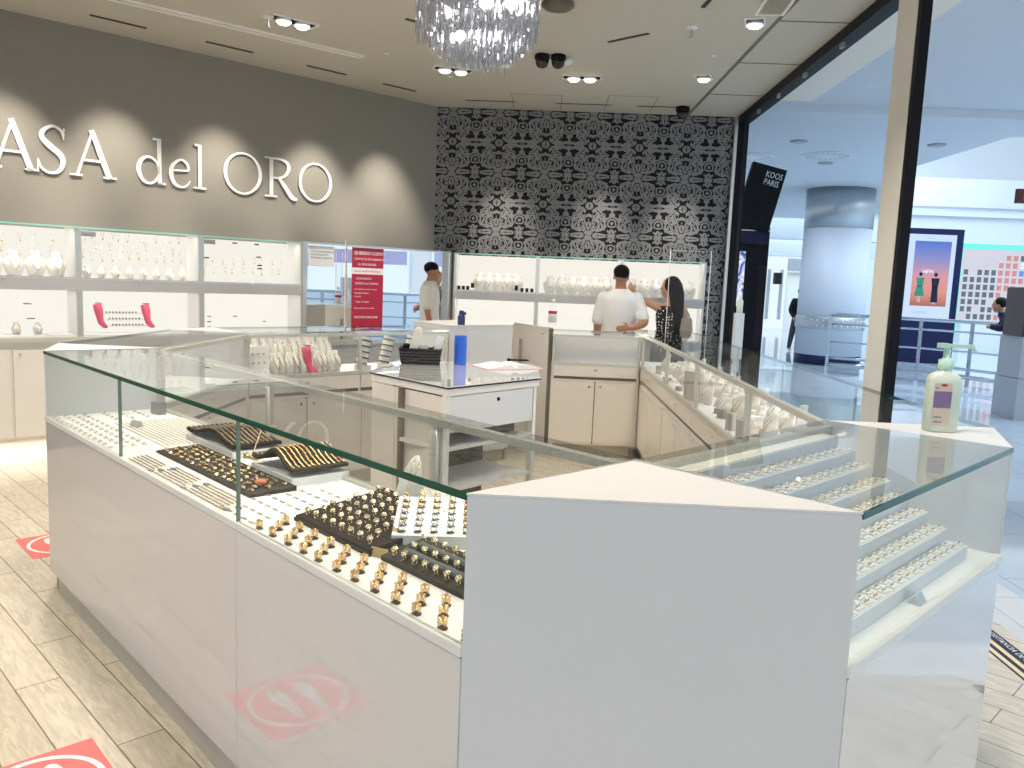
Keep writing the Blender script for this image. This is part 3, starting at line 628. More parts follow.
for f0, f1, nm in ((.02, .66, 'side_panel'), (.67, .99, 'side_door')): MB().mat(M['cream']).box(ln_*f0, ln_*f1, -.02, -.004, .06, TZ-.065).xf(mt).build(nm, None, t)
o = MB().mat(M['gap']).box(0, .3, 0, .2, 0, .09).build('storage_box', None); o.location = (tf[0]+.45*.62-.14*.78, tf[1]+.45*.78+.14*.62, .62); o.rotation_euler[2] = ang(tf, tr)
tag(o, 'dark box on the table shelf under the drawer', 'box')
# things on the table
def at(px, py, z=TZ): return (px, py, z)
# basket with cards
bk = thing('basket', 'black woven basket on the table', 'basket', (-.80, 5.52, TZ), math.radians(4))
mb = MB().mat(M['wicker'])
w0, w1, d0, d1, hh = .13, .145, .06, .07, .105
vs = [(-w0,-d0,0),(w0,-d0,0),(w0,d0,0),(-w0,d0,0),(-w1,-d1,hh),(w1,-d1,hh),(w1,d1,hh),(-w1,d1,hh)]
vi = [(x*.93, y*.9, max(z, .006)) for x, y, z in vs]
mb.add(vs+vi, [(3,2,1,0),(0,1,5,4),(1,2,6,5),(2,3,7,6),(3,0,4,7),(8,9,10,11),(9,8,12,13),(10,9,13,14),(11,10,14,15),(8,11,15,12),(4,5,13,12),(5,6,14,13),(6,7,15,14),(7,4,12,15)])
mb.build('basket_body', None, bk)
mb = MB().mat(M['blackgloss'])
for k in range(22):
    for j in range(5):
        x = -.132+k*.0126+(j % 2)*.006; mb.ball((x, -d0-.004-.002*j-(.0), .012+j*.02), .0055, 6, 4, 1.2, .5, .9)
mb.tube([(-w1,-d1,hh),(w1,-d1,hh),(w1,d1,hh),(-w1,d1,hh)], .006, 6, True); mb.build('weave', None, bk)
def slab(name, lab, cat, loc, sx, sy, sz, rot, m, group=None):
    o = MB().mat(m).box(-sx/2, sx/2, -sy/2, sy/2, 0, sz).build(name, None, None, .002); o.location = loc; o.rotation_euler = rot; return tag(o, lab, cat, group)
o = MB().mat(M['whitewarm']).box(-.03, .03, -.006, .006, 0, .20).ball((0, 0, .20), .03, 12, 8, 1, .2, 1).build('display_paddle'); o.location = (-.865, 5.50, TZ+.03); o.rotation_euler = (0, math.radians(14), 0); tag(o, 'tall white rounded paddle leaning in the black basket', 'display paddle')
slab('card', 'white card leaning at right in the black basket', 'card', (-.70, 5.51, TZ+.03), .05, .004, .17, (0, math.radians(12), 0), M['paper'])
slab('card', 'cream card standing at back of the black basket', 'card', (-.775, 5.555, TZ+.03), .06, .004, .10, (0, math.radians(-6), 0), M['whitewarm'])
slab('box', 'small black jewellery box in the basket, left end', 'box', (-.90, 5.54, TZ+.03), .05, .04, .10, (0, 0, .1), M['black'])
slab('box', 'small black jewellery box in the basket, right end', 'box', (-.705, 5.56, TZ+.02), .05, .03, .10, (0, .1, .1), M['black'])
# blue sanitizer bottle
t = thing('sanitizer_bottle', 'bright blue bottle with navy flip cap on the table', 'bottle', (-.535, 5.60, TZ))
MB().mat(M['bluebottle']).lathe([(.040, 0), (.044, .006), (.044, .19), (.042, .20)], 20).build('liquid', None, t)
MB().mat(M['clear']).lathe([(.0445, .20), (.0445, .225), (.034, .25), (.018, .262), (.018, .28)], 20).build('bottle_shoulder', None, t)
MB().mat(M['bluecap']).lathe([(.024, .275), (.026, .285), (.026, .335), (.02, .345)], 16).box(-.012, .032, -.012, .012, .345, .365).lathe([(.02, .345), (.017, .37), (.012, .375)], 12).build('cap', None, t)
# open book and pen
t = thing('open_book', 'open notebook lying on the table', 'book', (-.20, 5.52, TZ+.001), math.radians(28))
def page(sx, m, nm, zz, sw):
    mb = MB().mat(m); n = 8; vs = []
    for i in range(n+1):
        u = i/n; z = zz + .028*math.sin(PI*min(1, u*1.0)**.6)*(1-u*.5)
        vs += [(sx*u*sw, -.13, z), (sx*u*sw, .13, z)]
    lo = [(x, y, .001) for x, y, z in vs]; k = len(vs)
    fs = [(2*i, 2*i+2, 2*i+3, 2*i+1) for i in range(n)] + [(k+2*i, k+2*i+1, k+2*i+3, k+2*i+2) for i in range(n)]
    fs += [(2*i, k+2*i, k+2*i+2, 2*i+2) for i in range(n)] + [(2*i+1, 2*i+3, k+2*i+3, k+2*i+1) for i in range(n)]
    fs += [(2*n, 2*n+1, k+2*n+1, k+2*n)]
    mb.add(vs+lo, fs, False).build(nm, None, t)
page(-1, M['paper'], 'left_page_block', .006, .20); page(1, M['paper'], 'right_page_block', .006, .20)
MB().mat(M['pinkcover'] if 'pinkcover' in M else pm('pink_cover', (.72, .40, .38), .5)).box(-.21, .21, -.137, .137, -.001, .003).build('cover', None, t)
o = MB().mat(M['black']).rod((-.07, 0, .008), (.05, 0, .008), .007, 8).rod((.05, 0, .008), (.07, 0, .008), .007, 8, .002).rod((-.07,0,.008),(-.09,0,.008), .012, 8).build('pen'); o.location = (-.12, 5.70, TZ+.03); o.rotation_euler[2] = .2
tag(o, 'thick black pen lying on the open notebook', 'pen')
# pump bottle on right pedestal
t = thing('pump_bottle', 'pale green pump bottle of hand gel on the right pedestal', 'bottle', (1.232, 2.467, TOP), math.radians(0))
mb = MB().mat(M['paleplastic'])
def rrect(w, d, r, n=5):
    pts = []
    for cx, cy, a0 in ((w-r, d-r, 0), (-w+r, d-r, 90), (-w+r, -d+r, 180), (w-r, -d+r, 270)):
        for i in range(n+1): a = math.radians(a0+90*i/n); pts.append((cx+r*math.cos(a), cy+r*math.sin(a)))
    return pts
secs = [(.043, .026, .018, 0), (.047, .030, .02, .006), (.047, .030, .02, .155), (.044, .028, .02, .168), (.032, .024, .02, .178), (.018, .018, .0179, .186), (.018, .018, .0179, .195)]
vs = []
for w, d, r, z in secs: vs += [(x, y, z) for x, y in rrect(w, d, r)]
n = 24; fs = [(i*n+k, i*n+(k+1) % n, (i+1)*n+(k+1) % n, (i+1)*n+k) for i in range(len(secs)-1) for k in range(n)] + [tuple(range(n-1, -1, -1)), tuple(range((len(secs)-1)*n, len(secs)*n))]
mb.add(vs, fs, True).build('bottle_body', None, t)
MB().mat(M['mint']).lathe([(.021, .19), (.022, .193), (.021, .218), (.012, .222), (.010, .228), (.010, .258)], 18).box(-.02, .075, -.010, .010, .255, .266).box(-.026, .0, -.012, .012, .253, .268).rod((.07, 0, .262), (.085, 0, .25), .006, 8).build('pump', None, t)
lb = MB().mat(M['beige']).box(-.040, .012, -.0312, -.0302, .02, .150).build('label', None, t)
MB().mat(M['purple']).box(-.040, .012, -.0318, -.0312, .075, .125).build('label_picture', None, lb)
MB().mat(M['red']).ball((-.012, -.0315, .144), .007, 8, 5, 1.5, .1, .6).build('label_logo', None, lb)
for s_, z in (('gel', .133), ('manos', .045), ('500 ml', .03)): text_mesh(s_, .009, .0003, M['ink'], 'label_text', lb, Matrix.Translation((-.036, -.0315, z)) @ Matrix.Rotation(PI/2, 4, 'X'))
# clear bottle with red label on the far counter
t = thing('sanitizer_bottle', 'clear bottle with red label standing on the far counter', 'bottle', (.13, 7.62, 1.165))
MB().mat(M['clear']).lathe([(.038, 0), (.04, .006), (.04, .16), (.028, .19), (.014, .205), (.014, .22)], 18).build('bottle_body', None, t)
MB().mat(M['paper']).lathe([(.0405, .03), (.0405, .15)], 18).build('label', None, t)
MB().mat(M['red']).lathe([(.041, .11), (.041, .14)], 18).build('label_band', None, t)
MB().mat(M['white']).lathe([(.017, .21), (.017, .245), (.012, .25)], 14).build('cap', None, t)
# acrylic shields
def shield(lab, loc, rz, w, h):
    t = thing('acrylic_shield', lab, 'screen', loc, rz, 'clear acrylic counter shields')
    MB().mat(M['clear']).box(0, w, -.003, .003, .006, h).box(0, w, -.003, .08, h, h+.006).build('sheet', None, t)
    MB().mat(M['white']).box(-.004, 0.002, -.004, .004, 0, h+.006).box(w-.002, w+.004, -.004, .004, 0, h+.006).build('bright_edge', None, t)
    MB().mat(M['clear']).box(.02, .10, -.10, .12, 0, .006).box(w-.10, w-.02, -.10, .12, 0, .006).build('foot', None, t)
shield('clear acrylic shield beside the woman on the far right corner counter', (1.15, 7.33, TOP), 0, .36, .74)
shield('clear acrylic shield on back left counter in front of the crimson poster', (-1.50, 6.22, TOP), math.radians(100), .16, .66)
# ------------------------------------------------------------------ jewellery in the front left counter; a = metres from the pedestal, s = metres from the front glass
EA = Vector((-R2, R2)); ES = Vector((R2, R2)); O4 = Vector(P4)
def A(a, s, z=DK): q = O4 + EA*a + ES*s; return (q.x, q.y, z)
RZA = ang(P1, P4)
def meshof(mb, name): return mb.mesh(name)
def proto_ring(name, metal, kind):
    band = MB().mat(metal).tube([(.0092*math.cos(2*PI*k/14), 0, .0125+.0092*math.sin(2*PI*k/14)) for k in range(14)], .0016, 5, True).mesh('band')
    h = MB().mat(metal)
    if kind == 'flower':
        h.ball((0, 0, .0245), .0056, 7, 5, 1, 1.1, .9, False)
        for k in range(5): a = 2*PI*k/5+.3; h.ball((.0068*math.cos(a), .0068*math.sin(a), .0215), .0046, 6, 4, 1, 1, .9, False)
        h.ball((0, 0, .0115), .0066, 8, 5, 1, .55, 1.1, False)
    elif kind == 'dome':
        h.ball((0, 0, .0205), .0098, 9, 6, 1, .95, .95, False).ball((.004, -.004, .0245), .0045, 6, 4, 1, 1, .8, False)
    else:
        h.ball((0, 0, .0225), .0052, 6, 4, 1, 1.2, .8, False).ball((.0035, -.003, .0205), .0028, 5, 4).ball((-.0035, .003, .0205), .0028, 5, 4)
    head = h.mesh('ring_head')
    clip = MB().mat(M['clipshade']).lathe([(.0115, 0), (.012, .002), (.008, .0045), (.003, .006)], 12).mesh('clip_shadow_foot')  # dark disc stands for the clip foot plus the ring's cast shadow
    return band, head, clip
M['clipshade'] = pm('clip_and_shadow', (.05, .035, .02), .35, var=.2)
PR = {'goldflower': proto_ring('r', M['gold'], 'flower'), 'golddome': proto_ring('r', M['palegold'], 'dome'), 'silver': proto_ring('r', M['silver'], 'plain'), 'goldplain': proto_ring('r', M['gold'], 'plain')}
def ring(kind, loc, rz, lab, grp, tilt=0.0):
    t = thing('finger_ring', lab, 'ring', loc, rz, grp); t.rotation_euler[0] = tilt
    for nm, me in zip(('band', 'ring_head', 'clip_shadow_foot'), PR[kind]):
        o = bpy.data.objects.new(nm, me); link(o); o.parent = t
    return t
# three rows on the white ledge
for k in range(12):
    for r in range(3):
        a = .911-.0815*k+.040*r
        if k == 0 and r > 0: continue
        ring('goldflower', A(a+rnd.uniform(-.004, .004), .026+.039*r), RZA+.9+rnd.uniform(-.25, .25), 'gold ring standing on the white ledge, %s row from glass, %s from left' % (ORD[r], ORD[k-(1 if r else 0)]), 'gold rings on the white ledge')
# dark foam tray
def tray(name, lab, cat, a0, a1, s0, s1, h0, h1, m, rim=None):
    c = A(a1, s0, DK); t = thing(name, lab, cat, c, RZA)
    w, d = a1-a0, s1-s0
    vs = [(0,0,0),(w,0,0),(w,d,0),(0,d,0),(0,0,h0),(w,0,h0),(w,d,h1),(0,d,h1)]
    MB().mat(m).add(vs, [(3,2,1,0),(4,5,6,7),(0,1,5,4),(1,2,6,5),(2,3,7,6),(3,0,4,7)]).build('tray_pad', None, t)
    if rim: MB().mat(rim).box(-.004, w+.004, -.004, 0, 0, h0*.6).box(-.004, w+.004, d, d+.004, 0, h1+.002).box(-.004, 0, 0, d, 0, h0*.6).box(w, w+.004, 0, d, 0, h0*.6).build('tray_rim', None, t)
    return t
tray('ring_tray', 'dark brown foam tray packed with gold dome rings', 'tray', .545, .925, .145, .445, .016, .05, M['foam'], M['olive'])
for r in range(7):
    for k in range(8 if r % 2 == 0 else 8):
        a = .90-.046*k-(.023 if r % 2 else 0); s = .17+.040*r
        if a < .56: continue
        z = DK+.016+(.034)*(s-.145)/.30-.006
        ring('golddome', A(a, s, z), RZA+rnd.uniform(-.4, .4), 'pale gold dome ring in dark foam tray, %s row from glass, %s from left' % (ORD[r], ORD[k]), 'dome rings in the dark foam tray')
o = MB().mat(M['sandcard'] if 'sandcard' in M else pm('gold_card', (.55, .42, .2), .35, .4)).box(-.026, .026, -.001, .001, 0, .026).box(-.026, .026, 0, .02, 0, .002).build('price_card'); o.location = A(.525, .155, DK); o.rotation_euler = (math.radians(-35), 0, RZA+.35); tag(o, 'gold price card in front corner of the dark ring tray', 'card')
# olive tray with big heads, beside the pedestal
tray('ring_tray', 'dark olive velvet tray with two grey bars of gold rings', 'tray', .13, .505, .155, .295, .012, .034, M['olive'])
for r in range(3):
    for k in range(9):
        a = .475-.042*k-(.021 if r % 2 else 0); s = .175+.046*r
        if a < .14: continue
        ring('golddome', A(a, s, DK+.012+.022*(s-.155)/.14-.004), RZA+rnd.uniform(-.3, .3), 'chunky gold ring in olive tray, %s row from glass, %s from left' % (ORD[r], ORD[k]), 'chunky rings in the olive tray')
for k, s in enumerate((.198, .244)):
    o = MB().mat(M['glove']).rod((0, 0, 0), (.32, 0, 0), .012, 10).build('ring_roll'); o.location = A(.46, s, DK+.024+.022*k*.3); o.rotation_euler[2] = RZA; tag(o, 'grey padded roll in the olive ring tray, %s' % ('nearer the glass' if k == 0 else 'farther from the glass'), 'roll', 'padded rolls in the olive tray')
# white ramp with clip rings, turned to face the shop front
rx, ry = A(.565, .227)[:2]
t = thing('ring_ramp', 'white sloping stand with five columns of silver and gold rings', 'display stand', (rx, ry, DK), math.radians(4))
MB().mat(M['white']).add([(0,0,0),(.22,0,0),(.22,.2,0),(0,.2,0),(0,0,.035),(.22,0,.035),(.22,.2,.085),(0,.2,.085)], [(3,2,1,0),(4,5,6,7),(0,1,5,4),(1,2,6,5),(2,3,7,6),(3,0,4,7)]).build('ramp', None, t)
for c in range(5):
    for r in range(6):
        x = .024+.043*c; y = .02+.031*r; z = .035+.05*y/.2
        ca, sa = math.cos(math.radians(4)), math.sin(math.radians(4))
        ring('silver' if r < 3 and c < 4 else 'goldplain', (rx+x*ca-y*sa, ry+x*sa+y*ca, DK+z-.002), .6+rnd.uniform(-.2, .2), '%s ring on white sloping stand, %s column from left, %s row up' % ('silver' if r < 3 and c < 4 else 'gold', ORD[c], ORD[r]), 'rings on the white sloping stand', math.radians(-14))
# chain board behind the ramp
c = A(.78, .43, DK)
t = thing('chain_board', 'sloping board hung with fine gold chains behind the ring stand', 'display board', c, RZA); 
lean = Matrix.Rotation(math.radians(52), 4, 'X')
MB().mat(M['whitewarm']).box(0, .36, 0, .12, -.008, 0).xf(lean).build('board', None, t)
mb = MB().mat(M['palegold'])
for k in range(30):
    x = .008+.0118*k; mb.tube([(x, .115, .002), (x+rnd.uniform(-.003, .003), .07, .003), (x, .03, .002), (x+.001, -.004, .003)], .0008, 4)
    for j in range(7): mb.ball((x+rnd.uniform(-.004, .004), .05+.009*j, .003), .0017, 5, 3)
mb.xf(lean); mb.build('chain_fringe', None, t)
# oval bust with pendant
t = thing('necklace_bust', 'white oval bust with a gold chain and pendant', 'necklace bust', A(.80, .43, DK), math.radians(0))
mb = MB().mat(M['whitewarm']); n = 10; vs = []
for sgn in (0, 1):
    for i in range(n+1):
        u = i/n; w = .034*math.sin(PI*min(1, .12+u*.88))**.6*(1-.25*u)+.004
        z = .015+.16*u; x = .035*u
        for j in range(5):
            q = -1+2*j/4; vs.append((x+w*q, .03*u-.012*(1-q*q)+(.006 if sgn else 0), z))
m_ = (n+1)*5; fs = []
for i in range(n):
    for j in range(4): fs += [(i*5+j, i*5+j+1, i*5+j+6, i*5+j+5), (m_+i*5+j, m_+i*5+j+5, m_+i*5+j+6, m_+i*5+j+1)]
for i in range(n): fs += [(i*5, i*5+5, m_+i*5+5, m_+i*5), (i*5+4, m_+i*5+4, m_+i*5+9, i*5+9)]
for j in range(4): fs += [(j, m_+j, m_+j+1, j+1), (n*5+j, n*5+j+1, m_+n*5+j+1, m_+n*5+j)]
mb.add(vs, fs, True).box(-.02, .02, -.012, .03, 0, .02).build('bust', None, t)
mb = MB().mat(M['gold']); mb.tube([(.030, .010, .165), (.018, -.004, .11), (.010, -.010, .065), (.006, -.012, .04)], .0013, 5).tube([(.048, .018, .165), (.032, -.002, .11), (.016, -.010, .065), (.006, -.012, .04)], .0013, 5).ball((.005, -.015, .030), .008, 8, 6, .8, .5, 1.2); mb.build('necklace', None, t)
o = MB().mat(M['white']).lathe([(.10, 0), (.105, .006), (.098, .014), (.02, .015)], 28).build('round_stand'); o.location = A(.73, .355, DK+.0); tag(o, 'low round white display disc below the oval bust', 'display stand') if False else bpy.data.objects.remove(o)
# grey price tags grid, 1.0 - 1.24 m
PTG = [('small grey price tag on the white deck, %s row from the glass, %s from the right')]
tagm = MB().mat(M['tag']).box(-.012, .012, -.004, .004, 0, .003).mesh('price_tag'); tagl = MB().mat(M['sandcard'] if 'sandcard' in M else MATS['gold_card']).box(-.012, .012, -.004, .004, 0, .003).mesh('price_tag')
for r in range(7):
    for k in range(5):
        a = .975+.048*k+.016*r; s = .035+.056*r
        if r > 2 and a < 1.0: continue
        if a > 1.22 and s < .32 and s > .12: continue
        if 1.2 < a and s > .3: continue
        o = bpy.data.objects.new('price_tag', tagm if (r+k) % 4 else tagl); link(o); o.location = A(a, s, DK); o.rotation_euler[2] = RZA+rnd.uniform(-.06, .06)
        tag(o, '%s price tag beside the ledge rings, %s row from glass, %s from right' % ('grey' if (r+k) % 4 else 'gold', ORD[r], ORD[k]), 'price tag', 'price tags on the white deck')
# gold chains lying along the ledge
def chain(a0, a1, s, lab, grp, m=None, wob=.0012, z=DK, r=.0021):
    n = int((a1-a0)/.012)+2; pts = []
    c = A((a0+a1)/2, s, z)
    for i in range(n): pts.append(((i/(n-1)-.5)*(a1-a0), rnd.uniform(-wob, wob), r+.0005*(i % 2)))
    t = thing('gold_chain', lab, 'chain', c, RZA, grp)
    MB().mat(m or M['gold']).tube(pts, [r*(.75+.5*(i % 2)) for i in range(n)], 5).build('links', None, t)
    MB().mat(m or M['gold']).box(-(a1-a0)/2-.008, -(a1-a0)/2, -.002, .002, 0, .003).build('clasp', None, t)
    return t
for g, (a0, a1, n) in enumerate([(1.73, 1.96, 5), (1.45, 1.70, 6), (1.14, 1.42, 6)]):
    for k in range(n):
        s = .022+.017*k; chain(a0+.012*k, a1+.008*k-.01, s, 'thin gold chain on front ledge, %s bundle from left, %s from glass' % (ORD[g], ORD[k]), 'gold chains on the front ledge')
for k, (a, s) in enumerate([(1.72, .018), (1.715, .05), (1.71, .09), (1.435, .02), (1.44, .062), (1.445, .10), (1.13, .03), (1.125, .065)]):
    o = MB().mat(M['tag']).box(-.011, .011, -.005, .005, 0, .007).build('chain_tag'); o.location = A(a, s, DK); o.rotation_euler[2] = RZA+.2; tag(o, 'dark grey tag at end of the gold chain bundles, %s from the left' % ORD[k], 'price tag', 'tags between the chain bundles')
# dark tray of pendants
tray('pendant_tray', 'long charcoal tray covered with gold pendants and brooches', 'tray', 1.22, 2.02, .146, .30, .008, .014, M['blackplush'], M['olive'])
pv = []
for v in range(4):
    mb = MB().mat(M['palegold'] if v % 2 else M['gold'])
    for q in range(5): mb.ball((rnd.uniform(-.012, .012), rnd.uniform(-.006, .006), rnd.uniform(.003, .007)), rnd.uniform(.004, .007), 6, 4, 1.5, 1, .7, False)
    mb.rod((-.016, 0, .004), (.016, 0, .004), .002, 5); pv.append(mb.mesh('pendant'))
for r in range(5):
    for k in range(15):
        a = 1.98-.052*k-(.02 if r % 2 else 0); s = .163+.029*r
        if a < 1.24: continue
        o = bpy.data.objects.new('pendant', pv[(k*3+r*2) % 4]); link(o); o.location = A(a, s, DK+.009+.006*(s-.146)/.154); o.rotation_euler[2] = RZA+rnd.uniform(-.5, .5)
        tag(o, 'gold pendant in charcoal tray, %s row from glass, %s from left' % (ORD[r], ORD[k]), 'pendant', 'pendants in the charcoal tray')
o = MB().mat(pm('coral_stone', (.75, .22, .12), .25)).ball((0, 0, .012), .016, 10, 7, 1.3, .9, .7).build('coral_brooch'); o.location = A(1.30, .22, DK+.012); tag(o, 'orange coral brooch among the gold pendants', 'brooch')
# curved ramps of bracelets
def ramp(a0, a1, s0, s1, hgt, m, lab, cnt, metal, grp, blab):
    t = thing('bracelet_stand', lab, 'display stand', A(a1, s0, DK), RZA)
    w, d = a1-a0, s1-s0
    MB().mat(M['white']).box(0, w, 0, d, 0, .028).build('stand_base', None, t)
    prof = []
    for i in range(15):
        u = i/14; prof.append((w*u, .032+hgt*(.30+.55*math.sin(PI*(u*1.15-.12))**2*(1 if u < .9 else .8))))
    vs = []
    for y in (.004, d-.004):
        for x, z in prof: vs.append((x, y, z))
        for x, z in prof: vs.append((x, y, max(.028, z-.012)))
    n = 15; k = 2*n
    fs = [(i, i+1, k+i+1, k+i) for i in range(n-1)] + [(n+i, k+n+i, k+n+i+1, n+i+1) for i in range(n-1)] + [(i, n+i, n+i+1, i+1) for i in range(n-1)] + [(k+i, k+i+1, k+n+i+1, k+n+i) for i in range(n-1)] + [(0, k, k+n, n), (n-1, 2*n-1, k+2*n-1, k+n-1)]
    MB().mat(m).add(vs, fs).build('curved_pad', None, t)
    for c in range(cnt):
        y = .014+(d-.028)*c/(cnt-1); pts = []
        for i in range(29):
            u = i/28; j = u*14; i0 = min(13, int(j)); f = j-i0; z = prof[i0][1]*(1-f)+prof[i0+1][1]*f
            pts.append((w*u, y+rnd.uniform(-.0015, .0015), z+.003))
        b = thing('bracelet', blab % ORD[c], 'bracelet', A(a1, s0, DK), RZA, grp)
        MB().mat(metal).tube(pts[1:-1], [.0046 if i % 2 else .003 for i in range(27)], 5).build('links', None, b)
    return t
ramp(1.26, 1.56, .31, .53, .085, M['olive'], 'wavy olive stand with heavy gold bracelets on white base', 11, M['gold'], 'bracelets on the wavy olive stand', 'heavy gold bracelet on the wavy olive stand, %s from the glass')
ramp(1.75, 2.20, .325, .53, .06, M['foam'], 'wavy dark stand with gold and dark bracelets, farther left', 10, M['darkgold'] if 'darkgold' in M else pm('dark_gold', (.42, .32, .2), .3, .9, .3, 90), 'bracelets on the wavy dark stand', 'dark gold bracelet on the wavy dark stand, %s from the glass')
# twisted gold ornament between the ramps
t = thing('gold_ornament', 'gold flower ornament with a long stem between the two wavy stands', 'ornament', A(1.60, .33, DK+.014), RZA)
mb = MB().mat(M['palegold'])
for k in range(14): a = rnd.uniform(0, 6.28); mb.ball((.025*math.cos(a), .02*math.sin(a), .015+rnd.uniform(0, .02)), .010, 7, 5, 1.3, .9, .6, False)
mb.build('flower', None, t)
MB().mat(M['palegold']).rod((0, 0, .02), (-.03, .05, .11), .004, 7, .002).build('stem', None, t)
# white chain board on the far left bay
t = thing('chain_tray', 'white board with fourteen fine gold chains in the far bay', 'tray', A(2.70, .20, DK), RZA)
MB().mat(M['whitewarm']).box(0, .66, 0, .30, 0, .006).build('board', None, t)
for k in range(14): chain(2.08, 2.66, .215+.0205*k, 'fine gold chain on the white board in the far bay, %s from the glass' % ORD[k], 'fine chains on the white board', M['palegold'], .0006, DK+.006, .0016)
dm = []
for v in range(3):
    mb = MB().mat(M['white']).box(-.012, .012, -.008, .008, 0, .004).mat(M['gold'] if v else M['silver']); mb.ball((-.005, 0, .006), .003, 5, 4).ball((.005, 0, .006), .003, 5, 4).mat(M['tag']).box(-.011, .011, -.0078, -.004, .004, .0048); dm.append(mb.mesh('earring_pair'))
for r in range(4):
    for k in range(13):
        a = 2.98-.066*k; s = .03+.042*r
        o = bpy.data.objects.new('earring_pair', dm[(r+k) % 3]); link(o); o.location = A(a, s, DK); o.rotation_euler[2] = RZA
        tag(o, 'small earrings on card in far bay, %s row from glass, %s from left' % (ORD[r], ORD[k]), 'earrings', 'earrings on cards in the far bay')
for r in range(3):
    for k in range(4):
        o = bpy.data.objects.new('earring_pair', dm[(r+k) % 3]); link(o); o.location = A(2.98-.06*k, .24+.07*r, DK); o.rotation_euler[2] = RZA
        tag(o, 'small earrings at far bay back corner, %s row, %s from left' % (ORD[r], ORD[k]), 'earrings', 'earrings at the far back corner')
def wedge(name, lab, loc, rz, w=.05, h=.03, d=.03, m=None):
    o = MB().mat(m or M['alu']).add([(-w/2,-d/2,0),(w/2,-d/2,0),(w/2,d/2,0),(-w/2,d/2,0),(-w/2,0,h),(w/2,0,h)], [(3,2,1,0),(0,1,5,4),(2,3,4,5),(1,2,5),(3,0,4)]).build(name); o.location = loc; o.rotation_euler[2] = rz
    return tag(o, lab, 'display block')
wedge('display_wedge', 'grey metal wedge lying on the far bay board near the divider', A(2.55, .245, DK+.009), RZA+.5, .05, .025, .03, M['greyband'])
t = thing('ring_block', 'grey upright block with a small ring at back of the far bay', 'display block', A(2.86, .45, DK), RZA+.3)
MB().mat(M['tag']).box(-.03, .03, -.02, .02, 0, .06).build('block', None, t)
MB().mat(M['silver']).tube([(-.05+.014*math.cos(2*PI*k/12), 0, .012+.010*math.sin(2*PI*k/12)) for k in range(12)], .002, 5, True).build('loop', None, t)
# ------------------------------------------------------------------ stepped stand in the right counter
EB = (Vector(P6)-Vector(P5)).normalized(); EG = Vector((-EB.y, EB.x)); RZB = ang(P5, P6)
def Bp(b, g, z): q = Vector(P5)+EB*b+EG*g; return (q.x, q.y, z)
t = thing('step_stand', 'white eight step jewellery stand in the right counter', 'display stand', Bp(0, 0, DK), RZB)
NS = 8
for i in range(NS):
    g0 = .058+.0545*i; z1 = .036+.0345*i
    MB().mat(M['white']).box(.03, .93, g0, g0+.0545-.0005, 0, z1).build('step', None, t)
    MB().mat(M['glove'] if False else M['whitewarm']).box(.04, .92, g0+.004, g0+.051, z1, z1+.0025).build('step_pad', None, t)
em = []
for v in range(4):
    mb = MB().mat(M['whitewarm']).box(-.014, .014, -.009, .009, 0, .004)
    mb.mat([M['gold'], M['palegold'], M['silver'], M['gold']][v])
    mb.tube([(-.006+.0032*math.cos(2*PI*k/8), 0, .0065+.003*math.sin(2*PI*k/8)) for k in range(8)], .0011, 4, True).tube([(.006+.0032*math.cos(2*PI*k/8), 0, .0065+.003*math.sin(2*PI*k/8)) for k in range(8)], .0011, 4, True)
    mb.mat(M['tag']).box(-.011, .011, -.0012, .0018, .004, .0047); em.append(mb.mesh('earring_card'))
for i in range(NS-1):
    for r in range(2):
        for k in range(18):
            b = .905-.049*k+(.012 if r else 0)
            if b < .05 or b > .915: continue
            o = bpy.data.objects.new('earring_card', em[(k*7+r*3+i*5) % 4]); link(o); o.location = Bp(b, .0745+.0545*i+.022*r, DK+.036+.0345*i+.0025); o.rotation_euler[2] = RZB+rnd.uniform(-.08, .08)
            tag(o, 'tiny earrings on card, %s step up, %s row, %s from right end' % (ORD[i], 'front' if r == 0 else 'back', ORD[k]), 'earrings', 'earring cards on the white stepped stand')
wedge('display_wedge', 'small shiny steel wedge on front ledge of the right counter', Bp(.47, .034, DK), RZB, .045, .022, .03)
# blue card behind stand
o = MB().mat(M['bluebottle']).box(-.03, .03, -.002, .002, 0, .03).mat(M['white']).box(-.026, .026, -.0025, -.002, .012, .018).build('blue_card'); o.location = Bp(.62, .505, 1.0); o.rotation_euler[2] = RZB; bpy.data.objects.remove(o)
# ------------------------------------------------------------------ busts and stands in the other counters and in the wall showcases
def bust_mesh(w, h, d=.05):
    mb = MB().mat(M['whitewarm']); n = 12
    prof = []
    for i in range(n+1):
        u = i/n
        if u < .55: hw = w/2*(.62+.38*math.sin(u/.55*PI/2))
        elif u < .75: hw = w/2*(1-.55*((u-.55)/.2)**1.3)
        else: hw = w/2*(.45-.05*(u-.75)/.25)
        prof.append((hw, h*u))
    vs = []
    for hw, z in prof:
        for j in range(9): q = -1+j/4; vs.append((hw*q, -d*(1-q*q)*(.5+.5*math.sin(PI*min(1, z/h*1.2))) + .16*z, z))
    for hw, z in prof: vs += [(-hw, .16*z+.012, z), (hw, .16*z+.012, z)]
    B = (n+1)*9; fs = []
    for i in range(n):
        for j in range(8): fs.append((i*9+j, i*9+j+1, i*9+j+10, i*9+j+9))
        fs += [(i*9, i*9+9, B+2*i+2, B+2*i), (i*9+8, B+2*i+1, B+2*i+3, i*9+17), (B+2*i, B+2*i+2, B+2*i+3, B+2*i+1)]
    fs += [tuple([8-j for j in range(9)]+[B, B+1]), tuple([n*9+j for j in range(9)]+[B+2*n+1, B+2*n])]
    return mb.add(vs, fs, True).mesh('bust')
